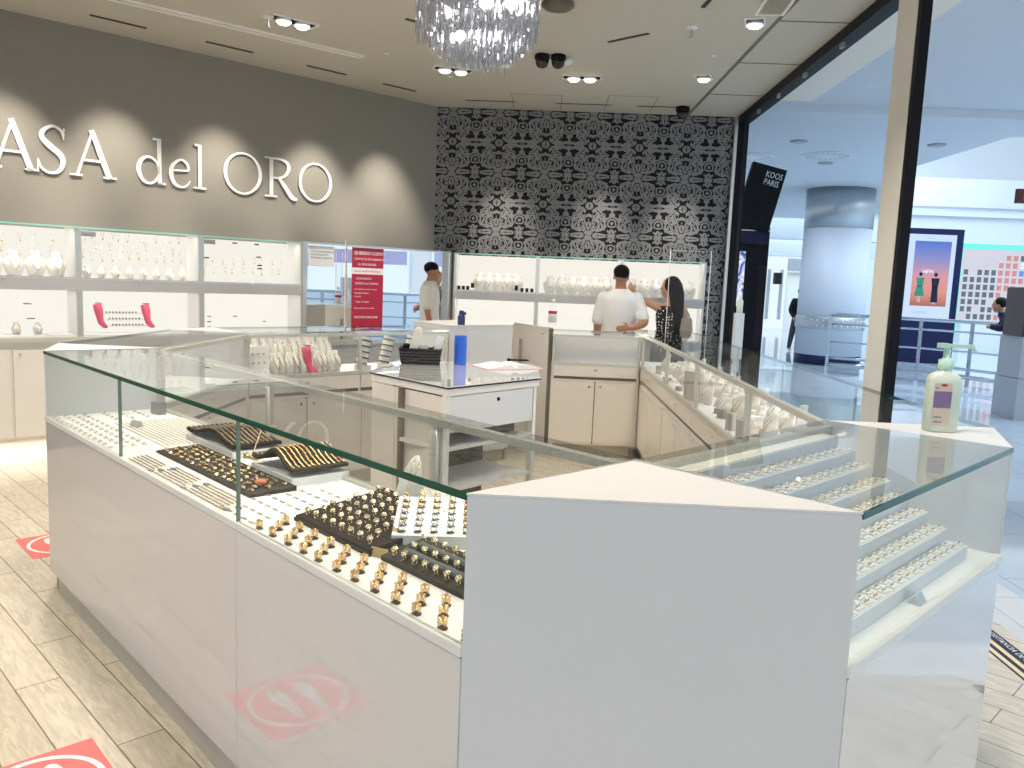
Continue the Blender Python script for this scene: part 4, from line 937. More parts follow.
def neck_mesh(w, h, m, d=.05, low=.30):
    pts = []
    for i in range(15):
        q = -1+2*i/14; z = h*(.80-(.80-low)*(1-q*q)**.8); x = w*.30*q if abs(q) < .99 else w*.22*q
        xx = q; pts.append((x, -d*(1-(.6*q)**2)*(.5+.5*math.sin(PI*min(1, z/h*1.2)))+.16*z-.004, z))
    mb = MB().mat(m).tube(pts, .0022, 5); p = pts[7]; mb.ball((p[0], p[1]-.002, p[2]-.008), .007, 6, 5, .8, .6, 1.2); return mb.mesh('necklace')
BUST = [(bust_mesh(.14, .17), [neck_mesh(.14, .17, M[m]) for m in ('gold', 'silver', 'palegold')]), (bust_mesh(.10, .13), [neck_mesh(.10, .13, M[m]) for m in ('gold', 'silver', 'palegold')]), (bust_mesh(.15, .20), [neck_mesh(.17, .22, M[m]) for m in ('gold', 'silver', 'palegold')])]
BUST.append((bust_mesh(.12, .24), [neck_mesh(.12, .24, M[m]) for m in ('gold', 'silver', 'palegold')]))
BUST[0] = (bust_mesh(.085, .15), [neck_mesh(.085, .15, M[m]) for m in ('gold', 'silver', 'palegold')])
BUST[1] = (bust_mesh(.07, .10), [neck_mesh(.07, .10, M[m]) for m in ('gold', 'silver', 'palegold')])
def bust(size, v, loc, rz, lab, grp):
    t = thing('necklace_bust', lab, 'necklace bust', loc, rz, grp)
    o = link(bpy.data.objects.new('bust', BUST[size][0])); o.parent = t
    o = link(bpy.data.objects.new('necklace', BUST[size][1][v])); o.parent = t; return t
def inc(c, x, y, z): # local coords of a top-level empty to world
    a = c.rotation_euler[2]; return (c.location[0]+x*math.cos(a)-y*math.sin(a), c.location[1]+x*math.sin(a)+y*math.cos(a), z)
WU = [o for o in bpy.data.objects if o.name.startswith('wall_showcase') and o.parent is None]
WU.sort(key=lambda o: (o.location[0]))
UN = ['at left edge of picture', 'above the pink feet', 'next to the mirror', 'right of the mirror', 'behind the man', 'behind the woman']
def place_row(u, n, size, z, y, x0, x1, nm, zz):
    for k in range(n):
        bust(size, (k+u) % 3, inc(WU[u], x0+(x1-x0)*(k+.5)/n, y, z), WU[u].rotation_euler[2]+rnd.uniform(-.06, .06), 'white necklace bust on %s shelf %s, %s from left' % (zz, UN[u], ORD[k]), 'white busts in the wall showcases')
place_row(0, 6, 2, 1.45, .14, .05, .95, 'upper', 'upper'); place_row(1, 8, 1, 1.45, .16, .05, .95, 'upper', 'upper')
place_row(3, 5, 2, 1.45, .16, .22, .75, 'upper', 'upper'); place_row(4, 6, 2, 1.45, .16, .08, .85, 'upper', 'upper'); place_row(5, 6, 2, 1.45, .16, .08, .85, 'upper', 'upper')
place_row(0, 5, 1, .985, .14, .05, .8, 'lower', 'lower')
# little gold pieces hung on the back panels
def hang(u, x, z, m, lab, grp, kind=0):
    t = thing('hanging_pendant', lab, 'necklace', inc(WU[u], x, .262, z), WU[u].rotation_euler[2], grp)
    MB().mat(m).tube([(-.012, 0, .05), (-.006, -.002, .02), (0, -.003, 0), (.006, -.002, .02), (.012, 0, .05)], .0016, 4).build('fine_chain', None, t)
    MB().mat(m).ball((0, -.004, -.008), .010, 6, 5, .8, .5, 1.1, False).build('charm', None, t)
for u, cols, z0, rows, nm in ((0, 7, 1.66, 2, 'upper'), (1, 12, 1.62, 3, 'upper'), (2, 9, 1.55, 2, 'upper')):
    for r in range(rows):
        for k in range(cols):
            hang(u, .08+.86*(k+.5)/cols+rnd.uniform(-.02, .02), z0+.08*r+rnd.uniform(-.015, .015), M[('gold', 'darkg', 'silver')[(k*2+r) % 3]] if 'darkg' in M else M[('gold', 'palegold', 'silver')[(k*2+r) % 3]], 'small pendant hung in showcase %s, %s row up, %s from left' % (UN[u], ORD[r], ORD[k]), 'pendants hung in the wall showcases')
def blocktag(u, x, y, z, w, h, lab, m=None, d=.02):
    o = MB().mat(m or M['black']).box(-w/2, w/2, -d/2, d/2, 0, h).build('price_block'); o.location = inc(WU[u], x, y, z); o.rotation_euler[2] = WU[u].rotation_euler[2]; return tag(o, lab, 'price block', 'small dark price blocks in the wall showcases')
k = 0
for x in (.035, .085, .135): k += 1; blocktag(3, x+.02, .03, 1.452, .036, .042, 'small black block at left end of shelf right of the mirror, %s of three' % ORD[k-1])
blocktag(3, .205, .06, 1.475, .036, .055, 'taller black block beside three small ones, right of the mirror')
blocktag(3, .70, .06, 1.465, .036, .055, 'taller black block at right end of shelf right of the mirror')
for i, x in enumerate((.765, .82, .875)): blocktag(3, x, .03, 1.452, .036, .042, 'small black block at right end of shelf right of the mirror, %s of three' % ORD[i])
for i, (x, z) in enumerate([(.11, 1.80), (.42, 1.81), (.64, 1.81), (.15, 1.66), (.66, 1.69), (.67, 1.61), (.67, 1.58)]): blocktag(2, x, .25, z, .045, .012, 'thin black price tag in upper showcase next to the mirror, %s one' % ORD[i], None, .008)
for i, (x, z) in enumerate([(.03, 1.12), (.03, 1.07), (.15, 1.12), (.15, 1.07), (.15, 1.02), (.40, 1.12), (.70, 1.07)]): blocktag(2, x+.02, .25, z, .035, .010, 'thin grey price tag in lower showcase next to the mirror, %s one' % ORD[i], M['tag'], .008)
for i, (x, z) in enumerate([(.38, 1.21), (.68, 1.22), (.70, 1.10)]): blocktag(0, x, .25, z, .06, .010, 'thin grey price tag in lower showcase at left edge, %s one' % ORD[i], M['tag'], .008)
# grey stand cards high in the left showcases
for u, x, w in ((1, .06, .11), (2, .06, .10)):
    o = MB().mat(M['greyband']).box(-w/2, w/2, -.003, .003, 0, .04).build('grey_card'); o.location = inc(WU[u], x+.02, .012, 1.785); o.rotation_euler[2] = WU[u].rotation_euler[2]; tag(o, 'pale grey card at top left corner of the showcase %s' % UN[u], 'card', 'pale grey corner cards')
# pink feet
def pinkfoot(c, x, y, z, lab, sc=1.0, rzo=0):
    t = thing('anklet_foot', lab, 'display foot', inc(c, x, y, z), c.rotation_euler[2]+rzo, 'pink anklet display feet')
    MB().mat(M['pink']).tube([(-.012*sc, .02, .20*sc), (-.004*sc, .012, .15*sc), (.004*sc, .008, .09*sc), (.010*sc, 0, .05*sc), (.030*sc, -.03, .018*sc), (.04*sc, -.05, .012*sc)], [.034*sc, .036*sc, .028*sc, .026*sc, .020*sc, .012*sc], 10).build('foot', None, t)
    MB().mat(M['tag']).box(-.025*sc, .02*sc, .0, .03, .205*sc, .214*sc).build('price_strip', None, t)
pinkfoot(WU[1], .19, .15, 1.03, 'bright pink display foot in lower showcase, left of the pair'); pinkfoot(WU[1], .575, .15, 1.03, 'bright pink display foot in lower showcase, right of the pair')
for r in range(3):
    for k in range(10):
        o = MB().mat(M['tag']).ball((0, 0, .009), .009, 6, 4, 1, .6, 1, False).rod((0, 0, 0), (0, 0, .008), .004, 5).build('stud_earring'); o.location = inc(WU[1], .27+.027*k+.01*r, .24-.05*r, 1.15-.05*r); o.rotation_euler[2] = WU[1].rotation_euler[2]
        tag(o, 'small dark stud between the pink feet, %s row down, %s from left' % (ORD[r], ORD[k]), 'earring', 'dark studs between the pink feet')
for r in range(3):
    o = MB().mat(M['white']).box(-.02, .31, -.006, .04, -.006, 0).build('stud_step'); o.location = inc(WU[1], .27+.01*r, .24-.05*r, 1.15-.05*r); o.rotation_euler[2] = WU[1].rotation_euler[2]; tag(o, 'narrow white step holding dark studs between the pink feet, %s from the top' % ORD[r], 'display step', 'white stud steps')
# counter F: busts, pink foot, striped bracelet rolls
FN = 11
for row in range(2):
    for k in range(FN):
        x = .90+.62*(k+.5)/FN
        bust((0, 3)[row], (k+row) % 3, inc(caseF, x, (.36, .22)[row]+.02*(k % 2), DK+(0, .02)[row]), caseF.rotation_euler[2]+PI+rnd.uniform(-.1, .1), 'white necklace bust in back left counter, %s row, %s from left corner' % (('front', 'back')[row], ORD[FN-1-k]), 'white busts in the back left counter')
pinkfoot(caseF, 1.20, .42, DK, 'pink display foot among white busts in the back left counter', .95, PI)
o = MB().mat(M['whitewarm']).add([(-.09,-.03,0),(.09,-.03,0),(.09,.04,0),(-.09,.04,0),(-.09,.02,.20),(.09,.02,.20),(.09,.03,.20),(-.09,.03,.20)], [(3,2,1,0),(4,5,6,7),(0,1,5,4),(1,2,6,5),(2,3,7,6),(3,0,4,7)])
for r in range(3):
    for k in range(4): o.mat(M['gold']).ball((-.06+.04*k, -.031+.05*(.03+.06*r)/.2, .03+.06*r), .009, 6, 4, 1, .5, .8)
o = o.build('earring_board'); o.location = inc(caseF, 1.60, .42, DK); o.rotation_euler[2] = caseF.rotation_euler[2]+PI; tag(o, 'white board with three rows of gold hoops at left of back left counter', 'display board')
def roll(x, y, lab, tilt=.35):
    t = thing('bangle_roll', lab, 'bangle stand', inc(caseF, x, y, DK+.03), caseF.rotation_euler[2]+PI, 'white bangle rolls in the back left counter'); t.rotation_euler = (0, 0, caseF.rotation_euler[2]+PI)
    d = Vector((.05, 0, .20)); 
    MB().mat(M['whitewarm']).rod((-.02, 0, .0), (.035, 0, .22), .042, 16).box(-.05, .05, -.04, .04, -.03, .01).build('roll', None, t)
    for k in range(5):
        c_ = Vector((-.02, 0, 0)).lerp(Vector((.035, 0, .22)), .12+.19*k); ax_ = Vector((.055, 0, .22)).normalized(); u_ = Vector((0, 1, 0)); w_ = ax_.cross(u_)
        MB().mat(M['black']).tube([c_+u_*(.044*math.cos(2*PI*q/16))+w_*(.044*math.sin(2*PI*q/16)) for q in range(16)], .0042, 6, True).build('bangle', None, t)
roll(.74, .42, 'white roll of dark bangles behind the table, leftmost of three'); roll(.52, .40, 'white roll of dark bangles behind the basket, middle of three'); roll(.30, .40, 'white roll of dark bangles next to the blue bottle, rightmost of three')
# counter C: mixed stands
nC = 0
for row in range(3):
    for k in range(20):
        x = .22+.21*k+.05*row
        bust(1 if (k+row) % 3 else 0, (k+row) % 3, inc(caseC, x, .14+.11*row+rnd.uniform(-.03, .03), DK), caseC.rotation_euler[2]+PI+rnd.uniform(-.4, .4), 'white bust in long right counter, %s row, %s from near end' % (('outer', 'middle', 'inner')[row], ORD[k]), 'white busts in the long right counter')
for k, (x, y, w, h, m) in enumerate([(.55, .46, .05, .06, 'tag'), (.9, .45, .045, .055, 'greyband'), (1.30, .46, .05, .09, 'greyband'), (1.52, .46, .05, .09, 'aluwarm'), (1.9, .42, .05, .05, 'tag'), (2.05, .40, .06, .03, 'tag'), (2.55, .46, .16, .19, 'aluwarm'), (3.05, .46, .05, .03, 'tag'), (3.7, .44, .08, .02, 'tag'), (4.1, .45, .05, .07, 'greyband'), (1.7, .3, .08, .03, 'gold'), (2.2, .3, .08, .03, 'gold')]):
    o = MB().mat(M[m]).box(-w/2, w/2, -.012, .012, 0, h).box(-w/2-.004, w/2+.004, -.02, .02, 0, .004).build('display_block'); o.location = inc(caseC, x, y, DK); o.rotation_euler[2] = caseC.rotation_euler[2]+.5
    tag(o, 'small %s display block in the long right counter, %s one' % ({'tag': 'dark grey', 'greyband': 'grey', 'aluwarm': 'pale metal', 'gold': 'gold'}[m], ORD[k]), 'display block', 'display blocks in the long right counter')
# ------------------------------------------------------------------ chandelier
CH = (-.412, 4.7, 0)
t = thing('chandelier', 'crystal chandelier of hanging glass prisms at top of picture', 'chandelier', (CH[0], CH[1], CZ))
MB().mat(M['chrome']).lathe([(.36, 0), (.37, -.03), (.35, -.05)], 36).build('canopy', None, t)
def glasspris():
    m, nt = nmat('crystal'); out = N(nt, 'ShaderNodeOutputMaterial'); g = N(nt, 'ShaderNodeBsdfGlossy'); g.inputs['Roughness'].default_value = .03; g.inputs[0].default_value = (1, 1, 1, 1)
    tr = N(nt, 'ShaderNodeBsdfTransparent'); tr.inputs[0].default_value = (.86, .87, .9, 1); mx = N(nt, 'ShaderNodeMixShader'); fr = N(nt, 'ShaderNodeLayerWeight', i_Blend=.55)
    L(nt, fr.outputs[1], mx.inputs[0]); L(nt, tr.outputs[0], mx.inputs[1]); L(nt, g.outputs[0], mx.inputs[2]); df = N(nt, 'ShaderNodeBsdfDiffuse'); df.inputs[0].default_value = (.9, .9, .93, 1); tl = N(nt, 'ShaderNodeBsdfTranslucent'); tl.inputs[0].default_value = (.9, .9, .93, 1); m1 = N(nt, 'ShaderNodeMixShader'); L(nt, df.outputs[0], m1.inputs[1]); L(nt, tl.outputs[0], m1.inputs[2]); m2 = N(nt, 'ShaderNodeMixShader'); m2.inputs[0].default_value = .10; L(nt, mx.outputs[0], m2.inputs[1]); L(nt, m1.outputs[0], m2.inputs[2]); L(nt, m2.outputs[0], out.inputs[0]); return m
M['crystal'] = glasspris(); M['bulb'] = emat('bulb_glow', (1, .93, .82), 28.0)
def prismrod(mb, x, y, z0, z1, r, a):
    p = [(x+r*math.cos(a+2*PI*k/3), y+r*math.sin(a+2*PI*k/3)) for k in range(3)]
    q = [(x+r*.3*math.cos(a+2*PI*k/3), y+r*.3*math.sin(a+2*PI*k/3)) for k in range(3)]
    vs = [(a_, b_, z1-.02) for a_, b_ in p]+[(a_, b_, z0+.02) for a_, b_ in p]+[(x, y, z1), (x, y, z0)]
    mb.add(vs, [(0,1,4,3),(1,2,5,4),(2,0,3,5),(1,0,6),(2,1,6),(0,2,6),(3,4,7),(4,5,7),(5,3,7)])
spec = []
for rad, zb, n in ((.335, 2.865, 64), (.29, 2.85, 50), (.25, 2.80, 44), (.20, 2.765, 36), (.15, 2.745, 28), (.10, 2.735, 20), (.04, 2.73, 8)):
    for k in range(n):
        a = 2*PI*k/n+rnd.uniform(-.03, .03); z = zb+rnd.uniform(-.012, .03)
        lv = 0
        while z < 3.38:
            ln = rnd.uniform(.09, .13); spec.append((rad*math.cos(a)+rnd.uniform(-.006, .006), rad*math.sin(a)+rnd.uniform(-.006, .006), z-CZ, z+ln-CZ, rnd.uniform(.007, .011), rnd.uniform(0, 6.28), lv, math.sin(a))); z += ln*rnd.uniform(.72, .9); lv += 1
spec.sort(key=lambda q: (q[6], q[7]))
for q in spec[:100]: mb = MB().mat(M['crystal']); prismrod(mb, *q[:6]); mb.build('crystal', None, t)
mb = MB().mat(M['crystal'])
for q in spec[100:]: prismrod(mb, *q[:6])
o = mb.build('crystal_curtain', None, t); o['kind'] = 'stuff'
for k, (dx, dy, dz) in enumerate([(-.09, -.05, 2.89), (.10, .05, 2.93), (0, .12, 2.95), (.18, -.10, 3.05), (-.18, .08, 3.05), (.05, -.2, 3.02), (-.2, -.15, 3.12), (.22, .12, 3.14), (-.05, .22, 3.1)]):
    MB().mat(M['bulb']).ball((dx, dy, dz-CZ), .028, 12, 8).build('bulb', None, t)
# ------------------------------------------------------------------ floor stickers
def sticker(x, y, lab):
    t = thing('floor_sticker', lab, 'floor sticker', (x, y, .0), math.radians(45), 'coral footprint stickers on the floor')
    MB().mat(M['coral']).box(-.2, .2, -.2, .2, .0002, .0014).build('sheet', None, t)
    def flat(polys, m, nm, z0, z1):
        mb = MB().mat(m)
        for p in polys: mb.prism(p, z0, z1)
        mb.build(nm, None, t)
    mb = MB().mat(M['paper']); ringprism(mb, ell(0, 0, .183, .183, 48), ell(0, 0, .165, .165, 48), .002); mb.build('ring', None, t)
    for sx in (-1, 1):
        pts = []
        for k in range(28):
            a = 2*PI*k/28; yy = .125*math.sin(a); u = math.sin(a)
            w = .030+.012*u-.012*math.exp(-((u+.15)/.28)**2); pts.append((sx*.05+w*math.cos(a)+sx*.006*u, yy))
        flat([pts], M['paper'], 'footprint', .0014, .002)
    return t
sticker(-1.415, 2.175, 'coral floor sticker with white footprints in bottom left corner'); sticker(-2.61, 4.31, 'coral floor sticker peeping out behind the long counter')
t = thing('floor_tape', 'navy and sand striped distance tape on floor at far right', 'floor tape', (2.15, 3.55, 0), math.radians(-90))
MB().mat(M['navy']).box(-.75, .75, -.075, .075, .0002, .0012).build('tape_base', None, t)
for yy in (-.052, -.004): MB().mat(M['sand']).box(-.75, .75, yy-.012, yy+.012, .0012, .0018).build('sand_stripe', None, t)
for k in range(-2, 2): text_mesh('DISTANCIA DE SEGURIDAD', .04, .0002, M['paper'], 'tape_text', t, Matrix.Translation((k*.62+.45, .035, .0018)))
# ------------------------------------------------------------------ people
def cat(P, n=5):
    out = []
    for i in range(len(P)-1):
        p0, p1, p2, p3 = [Vector(P[q]) for q in (max(i-1, 0), i, i+1, min(i+2, len(P)-1))]
        for k in range(n):
            u = k/n; out.append(tuple(.5*((2*p1)+(p2-p0)*u+(2*p0-5*p1+4*p2-p3)*u*u+(3*p1-p0-3*p2+p3)*u**3)))
    out.append(tuple(P[-1])); return out
def chainskin(paths):
    """limbs as tapered tubes (x, y, z, r) and trunks as stacked ellipses (x, y, z, rx, ry), all merged later into one surface"""
    mb = MB()
    for p in paths:
        if len(p[0]) == 4:
            q = cat4(p); mb.tube([c[:3] for c in q], [c[3] for c in q], 12)
            mb.ball(p[0][:3], p[0][3], 12, 8).ball(p[-1][:3], p[-1][3], 12, 8)
        else:
            q = cat5(p); n = 20; vs = []
            for x, y, z, rx, ry in q:
                for k in range(n): a = 2*PI*k/n; vs.append((x+rx*math.cos(a), y+ry*math.sin(a), z))
            m_ = len(q)
            up = q[-1][2] > q[0][2]
            fs = [(i*n+k, i*n+(k+1) % n, (i+1)*n+(k+1) % n, (i+1)*n+k) for i in range(m_-1) for k in range(n)]+[tuple(range(n-1, -1, -1)), tuple(range((m_-1)*n, m_*n))]
            mb.add(vs, fs if up else [f[::-1] for f in fs], True)
    return mb.mesh('t')
def catN(P, n=5):
    out = []; d = len(P[0])
    for i in range(len(P)-1):
        a, b, c, e = (P[q] for q in (max(i-1, 0), i, i+1, min(i+2, len(P)-1)))
        for k in range(n):
            u = k/n; out.append(tuple(.5*(2*b[t]+(c[t]-a[t])*u+(2*a[t]-5*b[t]+4*c[t]-e[t])*u*u+(3*b[t]-a[t]-3*c[t]+e[t])*u**3) for t in range(d)))
    out.append(tuple(P[-1])); return out
cat4 = cat5 = catN
def remesh(meshes, name, vox, m, parent, smooth_it=4):
    mb_v, mb_f = [], []
    for me in meshes:
        b = len(mb_v); mb_v += [tuple(v.co) for v in me.vertices]; mb_f += [[b+i for i in p.vertices] for p in me.polygons]
    me = bpy.data.meshes.new(name); me.from_pydata(mb_v, [], mb_f); o = bpy.data.objects.new(name, me); link(o)
    r = o.modifiers.new('r', 'REMESH'); r.mode = 'VOXEL'; r.voxel_size = vox
    s = o.modifiers.new('s', 'SMOOTH'); s.iterations = smooth_it; s.factor = .5
    bpy.context.view_layer.update()
    me2 = bpy.data.meshes.new_from_object(o.evaluated_get(bpy.context.evaluated_depsgraph_get())); bpy.data.objects.remove(o)
    me2.materials.clear(); me2.materials.append(m); me2.name = name
    me2.polygons.foreach_set('use_smooth', [True]*len(me2.polygons))
    ob = bpy.data.objects.new(name, me2); link(ob); ob.parent = parent; return ob
def hand(c, fwd, side, up, s=1.0, curl=.5):
    """palm and five fingers from the wrist point c"""
    c, fwd, side, up = Vector(c), Vector(fwd).normalized(), Vector(side).normalized(), Vector(up).normalized()
    out = [MB().ball(c+fwd*.045*s, .04*s, 10, 7).mesh('p')]
    me = out[0]
    for v in me.vertices:
        d = v.co-(c+fwd*.045*s); v.co = c+fwd*.045*s+fwd*d.dot(fwd)*1.15+side*d.dot(side)*.95+up*d.dot(up)*.38
    for k, ln in enumerate((.068, .078, .072, .055)):
        b = c+fwd*.078*s+side*(.027-.018*k)*s; pts = [b]; d = fwd.copy(); 
        for j, f in enumerate((.45, .32, .25)):
            d = (d*math.cos(curl*.6)-up*math.sin(curl*.6)).normalized(); pts.append(pts[-1]+d*ln*f*s)
        out.append(MB().tube([b-fwd*.02*s]+pts, [.0095*s, .0095*s, .009*s, .008*s, .0065*s], 8).mesh('f'))
    b = c+fwd*.025*s+side*.030*s; out.append(MB().tube([b-side*.015*s, b+(side*.7+fwd*.6)*.03*s, b+(side*.6+fwd*1.0-up*.2)*.055*s], [.012*s, .0105*s, .008*s], 8).mesh('th'))
    return out
def head(c, yaw, r=.5, s=1.0):
    """head whose face looks along (sin,cos) of yaw"""
    f = Vector((math.sin(yaw), math.cos(yaw), 0)); sd = Vector((f.y, -f.x, 0)); up = Vector((0, 0, 1)); c = Vector(c); ms = []
    def b(o, rr, sf=1, ss=1, sz=1):
        me = MB().ball((0, 0, 0), rr, 14, 10).mesh('h')
        p = c+f*o[0]*s+sd*o[1]*s+up*o[2]*s
        for v in me.vertices: d = v.co.copy(); v.co = p+f*d.x*sf*s+sd*d.y*ss*s+up*d.z*sz*s
        ms.append(me)
    b((0, 0, .03), .092, 1.05, .84, 1.0); b((.03, 0, -.03), .068, .95, .85, 1.25); b((.055, 0, -.085), .035, .9, 1.0, .8)
    b((.100, 0, -.005), .016, .9, .75, 1.7); b((.112, 0, -.022), .013, 1, 1.0, .8)
    for q in (-1, 1): b((-.005, q*.078, -.005), .024, .6, .35, 1.25); b((.085, q*.032, .022), .014, .5, 1, .7); b((.05, q*.045, -.025), .028, .8, .8, .8)
    b((.094, 0, -.058), .014, .5, 1.8, .45)
    return ms, f, sd
def eyes(c, f, sd, parent, s=1.0):
    c = Vector(c)
    for q in (-1, 1):
        p = c+f*.088*s+sd*q*.032*s+Vector((0, 0, .016))*s
        e = MB().mat(M['paper']).ball(p, .0095*s, 8, 6).build('eye', None, parent); MB().mat(M['hair']).ball(p+f*.006*s, .005*s, 8, 6).build('iris', None, e)
# man seen from behind
mx, my = .86, 8.70
pt = thing('person', 'man with black hair in white T-shirt seen from behind, hand behind back', 'person', (mx, my, 0))
hc = (.0, .02, 1.655); ms, f, sd = head(hc, .25)
bodyp = [[(0, 0, .86, .16, .12), (0, .005, 1.0, .165, .12), (0, .003, 1.12, .155, .11), (0, 0, 1.26, .175, .12), (0, -.005, 1.41, .18, .11), (0, -.005, 1.48, .12, .08), (0, 0, 1.525, .066, .06), (0, .012, 1.575, .058, .058), (0, .018, 1.62, .055, .055)],
 [(-.165, -.005, 1.425, .062), (-.212, .0, 1.25, .05), (-.225, .005, 1.13, .044), (-.222, .03, 1.02, .038), (-.215, .06, .90, .029)],
 [(.165, -.005, 1.425, .062), (.225, -.05, 1.29, .052), (.258, -.10, 1.195, .046), (.19, -.185, 1.155, .041), (.10, -.215, 1.13, .030)],
 [(-.095, 0, .90, .095), (-.10, .01, .70, .082), (-.105, .01, .50, .060), (-.105, -.01, .32, .056), (-.105, -.01, .09, .04)],
 [(.095, 0, .90, .095), (.10, .01, .70, .082), (.105, .01, .50, .060), (.105, -.01, .32, .056), (.105, -.01, .09, .04)]]
hm = hand((-.215, .06, .90), (0, .25, -1), (.0, 1, .2), (-1, 0, 0), 1, .35)+hand((.10, -.215, 1.13), (-1, .05, -.12), (0, -.1, 1), (0, -1, 0), 1, .3)
remesh([chainskin(bodyp)]+ms+hm, 'body', .007, M['skin'], pt)
shirtp = [[(0, 0, .90, .185, .14), (0, .003, 1.04, .18, .135), (0, 0, 1.16, .18, .132), (0, 0, 1.28, .198, .138), (0, -.005, 1.415, .20, .128), (0, -.005, 1.485, .135, .098), (0, 0, 1.53, .080, .076)],
 [(-.165, -.005, 1.425, .082), (-.205, .0, 1.29, .074), (-.222, .0, 1.20, .071)], [(.165, -.005, 1.425, .082), (.215, -.04, 1.31, .074), (.242, -.075, 1.235, .071)]]
o = remesh([chainskin(shirtp)], 't_shirt', .009, M['tee'], pt)
trp = [[(0, 0, .84, .17, .13), (0, 0, .95, .172, .13), (0, 0, 1.0, .168, .125)], [(-.095, 0, .90, .11), (-.10, .01, .70, .098), (-.105, .01, .50, .082), (-.105, -.01, .32, .076), (-.105, -.01, .08, .072)], [(.095, 0, .90, .11), (.10, .01, .70, .098), (.105, .01, .50, .082), (.105, -.01, .32, .076), (.105, -.01, .08, .072)]]
remesh([chainskin(trp)], 'trousers', .011, M['jean'], pt)
for q in (-1, 1): MB().mat(M['black']).ball((q*.108, .05, .045), .055, 12, 8, .85, 2.1, .85).build('shoe', None, pt)
me1 = MB().ball((0, 0, 0), .1, 16, 12).mesh('h'); me2 = MB().ball((0, 0, 0), .1, 16, 12).mesh('h')
for v in me1.vertices: v.co = Vector(hc)+Vector((v.co.x*.87, v.co.y*1.03-.010, v.co.z*.80+.055))
for v in me2.vertices: v.co = Vector(hc)+Vector((v.co.x*.84, v.co.y*.70-.038, v.co.z*.55+.032))
remesh([me1, me2], 'hair', .008, M['hair'], pt)
eyes(hc, f, sd, pt)
# woman pointing left
wx_, wy_ = 1.40, 8.72
pw = thing('person', 'woman with long dark hair in dotted black top, arm stretched out', 'person', (wx_, wy_, 0))
hc = (-.01, 0, 1.565); ms, f, sd = head(hc, -1.15, s=.95)
bodyp = [[(0, 0, .82, .15, .12), (0, 0, .93, .16, .125), (0, .003, 1.06, .118, .09), (0, 0, 1.18, .13, .10), (0, -.003, 1.30, .14, .10), (0, -.003, 1.375, .10, .07), (0, 0, 1.42, .05, .048), (-.004, .003, 1.49, .045, .045), (-.006, .003, 1.53, .045, .045)],
 [(-.115, .01, 1.345, .052), (-.20, .06, 1.385, .044), (-.275, .09, 1.41, .040), (-.33, .125, 1.455, .033), (-.365, .15, 1.50, .024)],
 [(.125, -.01, 1.335, .052), (.165, -.02, 1.20, .042), (.165, .02, 1.10, .038), (.12, .12, 1.05, .032), (.06, .18, 1.05, .024)],
 [(-.085, 0, .88, .092), (-.088, .01, .68, .078), (-.085, .01, .48, .056), (-.085, -.01, .30, .052), (-.085, -.01, .09, .036)],
 [(.085, 0, .88, .092), (.088, .01, .68, .078), (.085, .01, .48, .056), (.085, -.01, .30, .052), (.085, -.01, .09, .036)]]
hm = hand((-.365, .15, 1.50), (-.5, .2, .65), (.5, 0, .7), (-.2, -1, 0), .9, .55)+hand((.06, .18, 1.05), (-.6, .6, 0), (0, 0, 1), (0, -1, 0), .9, .5)
remesh([chainskin(bodyp)]+ms+hm, 'body', .007, M['skinlight'], pw)
def dots():
    m, nt = nmat('dotted_fabric'); out = N(nt, 'ShaderNodeOutputMaterial'); b = N(nt, 'ShaderNodeBsdfPrincipled'); L(nt, b.outputs[0], out.inputs[0])
    tc = N(nt, 'ShaderNodeTexCoord'); vo = N(nt, 'ShaderNodeTexVoronoi', i_Scale=32.0, i_Randomness=.55); L(nt, tc.outputs['Object'], vo.inputs['Vector'])
    lt = N(nt, 'ShaderNodeMath', operation='LESS_THAN'); lt.inputs[1].default_value = .30; L(nt, vo.outputs['Distance'], lt.inputs[0])
    mx = N(nt, 'ShaderNodeMix', data_type='RGBA'); L(nt, lt.outputs[0], mx.inputs[0]); mx.inputs[6].default_value = (.008, .008, .01, 1); mx.inputs[7].default_value = (.72, .68, .62, 1); L(nt, mx.outputs[2], b.inputs['Base Color']); b.inputs['Roughness'].default_value = .8; return m
M['dots'] = dots()
topp = [[(0, 0, .88, .172, .135), (0, 0, .95, .168, .132), (0, .003, 1.06, .132, .105), (0, 0, 1.18, .143, .113), (0, -.003, 1.28, .152, .112), (0, -.003, 1.345, .135, .095), (0, -.003, 1.37, .12, .08)]]
remesh([chainskin(topp)], 'dotted_top', .009, M['dots'], pw)
remesh([chainskin([[(0, 0, .80, .16, .13), (0, 0, .90, .165, .13)], [(-.085, 0, .88, .105), (-.088, .01, .68, .092), (-.085, .01, .48, .074), (-.085, -.01, .30, .068), (-.085, -.01, .08, .06)], [(.085, 0, .88, .105), (.088, .01, .68, .092), (.085, .01, .48, .074), (.085, -.01, .30, .068), (.085, -.01, .08, .06)]])], 'trousers', .011, M['darkjean'], pw)
for q in (-1, 1): MB().mat(M['paper']).ball((q*.088, .045, .04), .048, 12, 8, .8, 2.1, .8).build('shoe', None, pw)
me1 = MB().ball((0, 0, 0), .1, 16, 12).mesh('h')
for v in me1.vertices: v.co = Vector(hc)+Vector((v.co.x*.93+.018, v.co.y*.93-.012, v.co.z*.95+.03))
lk = MB().tube([(.045, -.02, 1.60), (.065, -.045, 1.50), (.068, -.085, 1.38), (.070, -.115, 1.25), (.068, -.12, 1.15), (.065, -.115, 1.09)], [.065, .068, .062, .056, .046, .02], 12).mesh('l')
lk2 = MB().tube([(.01, -.045, 1.58), (.025, -.07, 1.48), (.035, -.10, 1.36), (.045, -.12, 1.25)], [.055, .056, .05, .02], 12).mesh('l')
remesh([me1, lk, lk2], 'long_hair', .008, M['hairlong'], pw)
eyes(hc, f, sd, pw, .95)
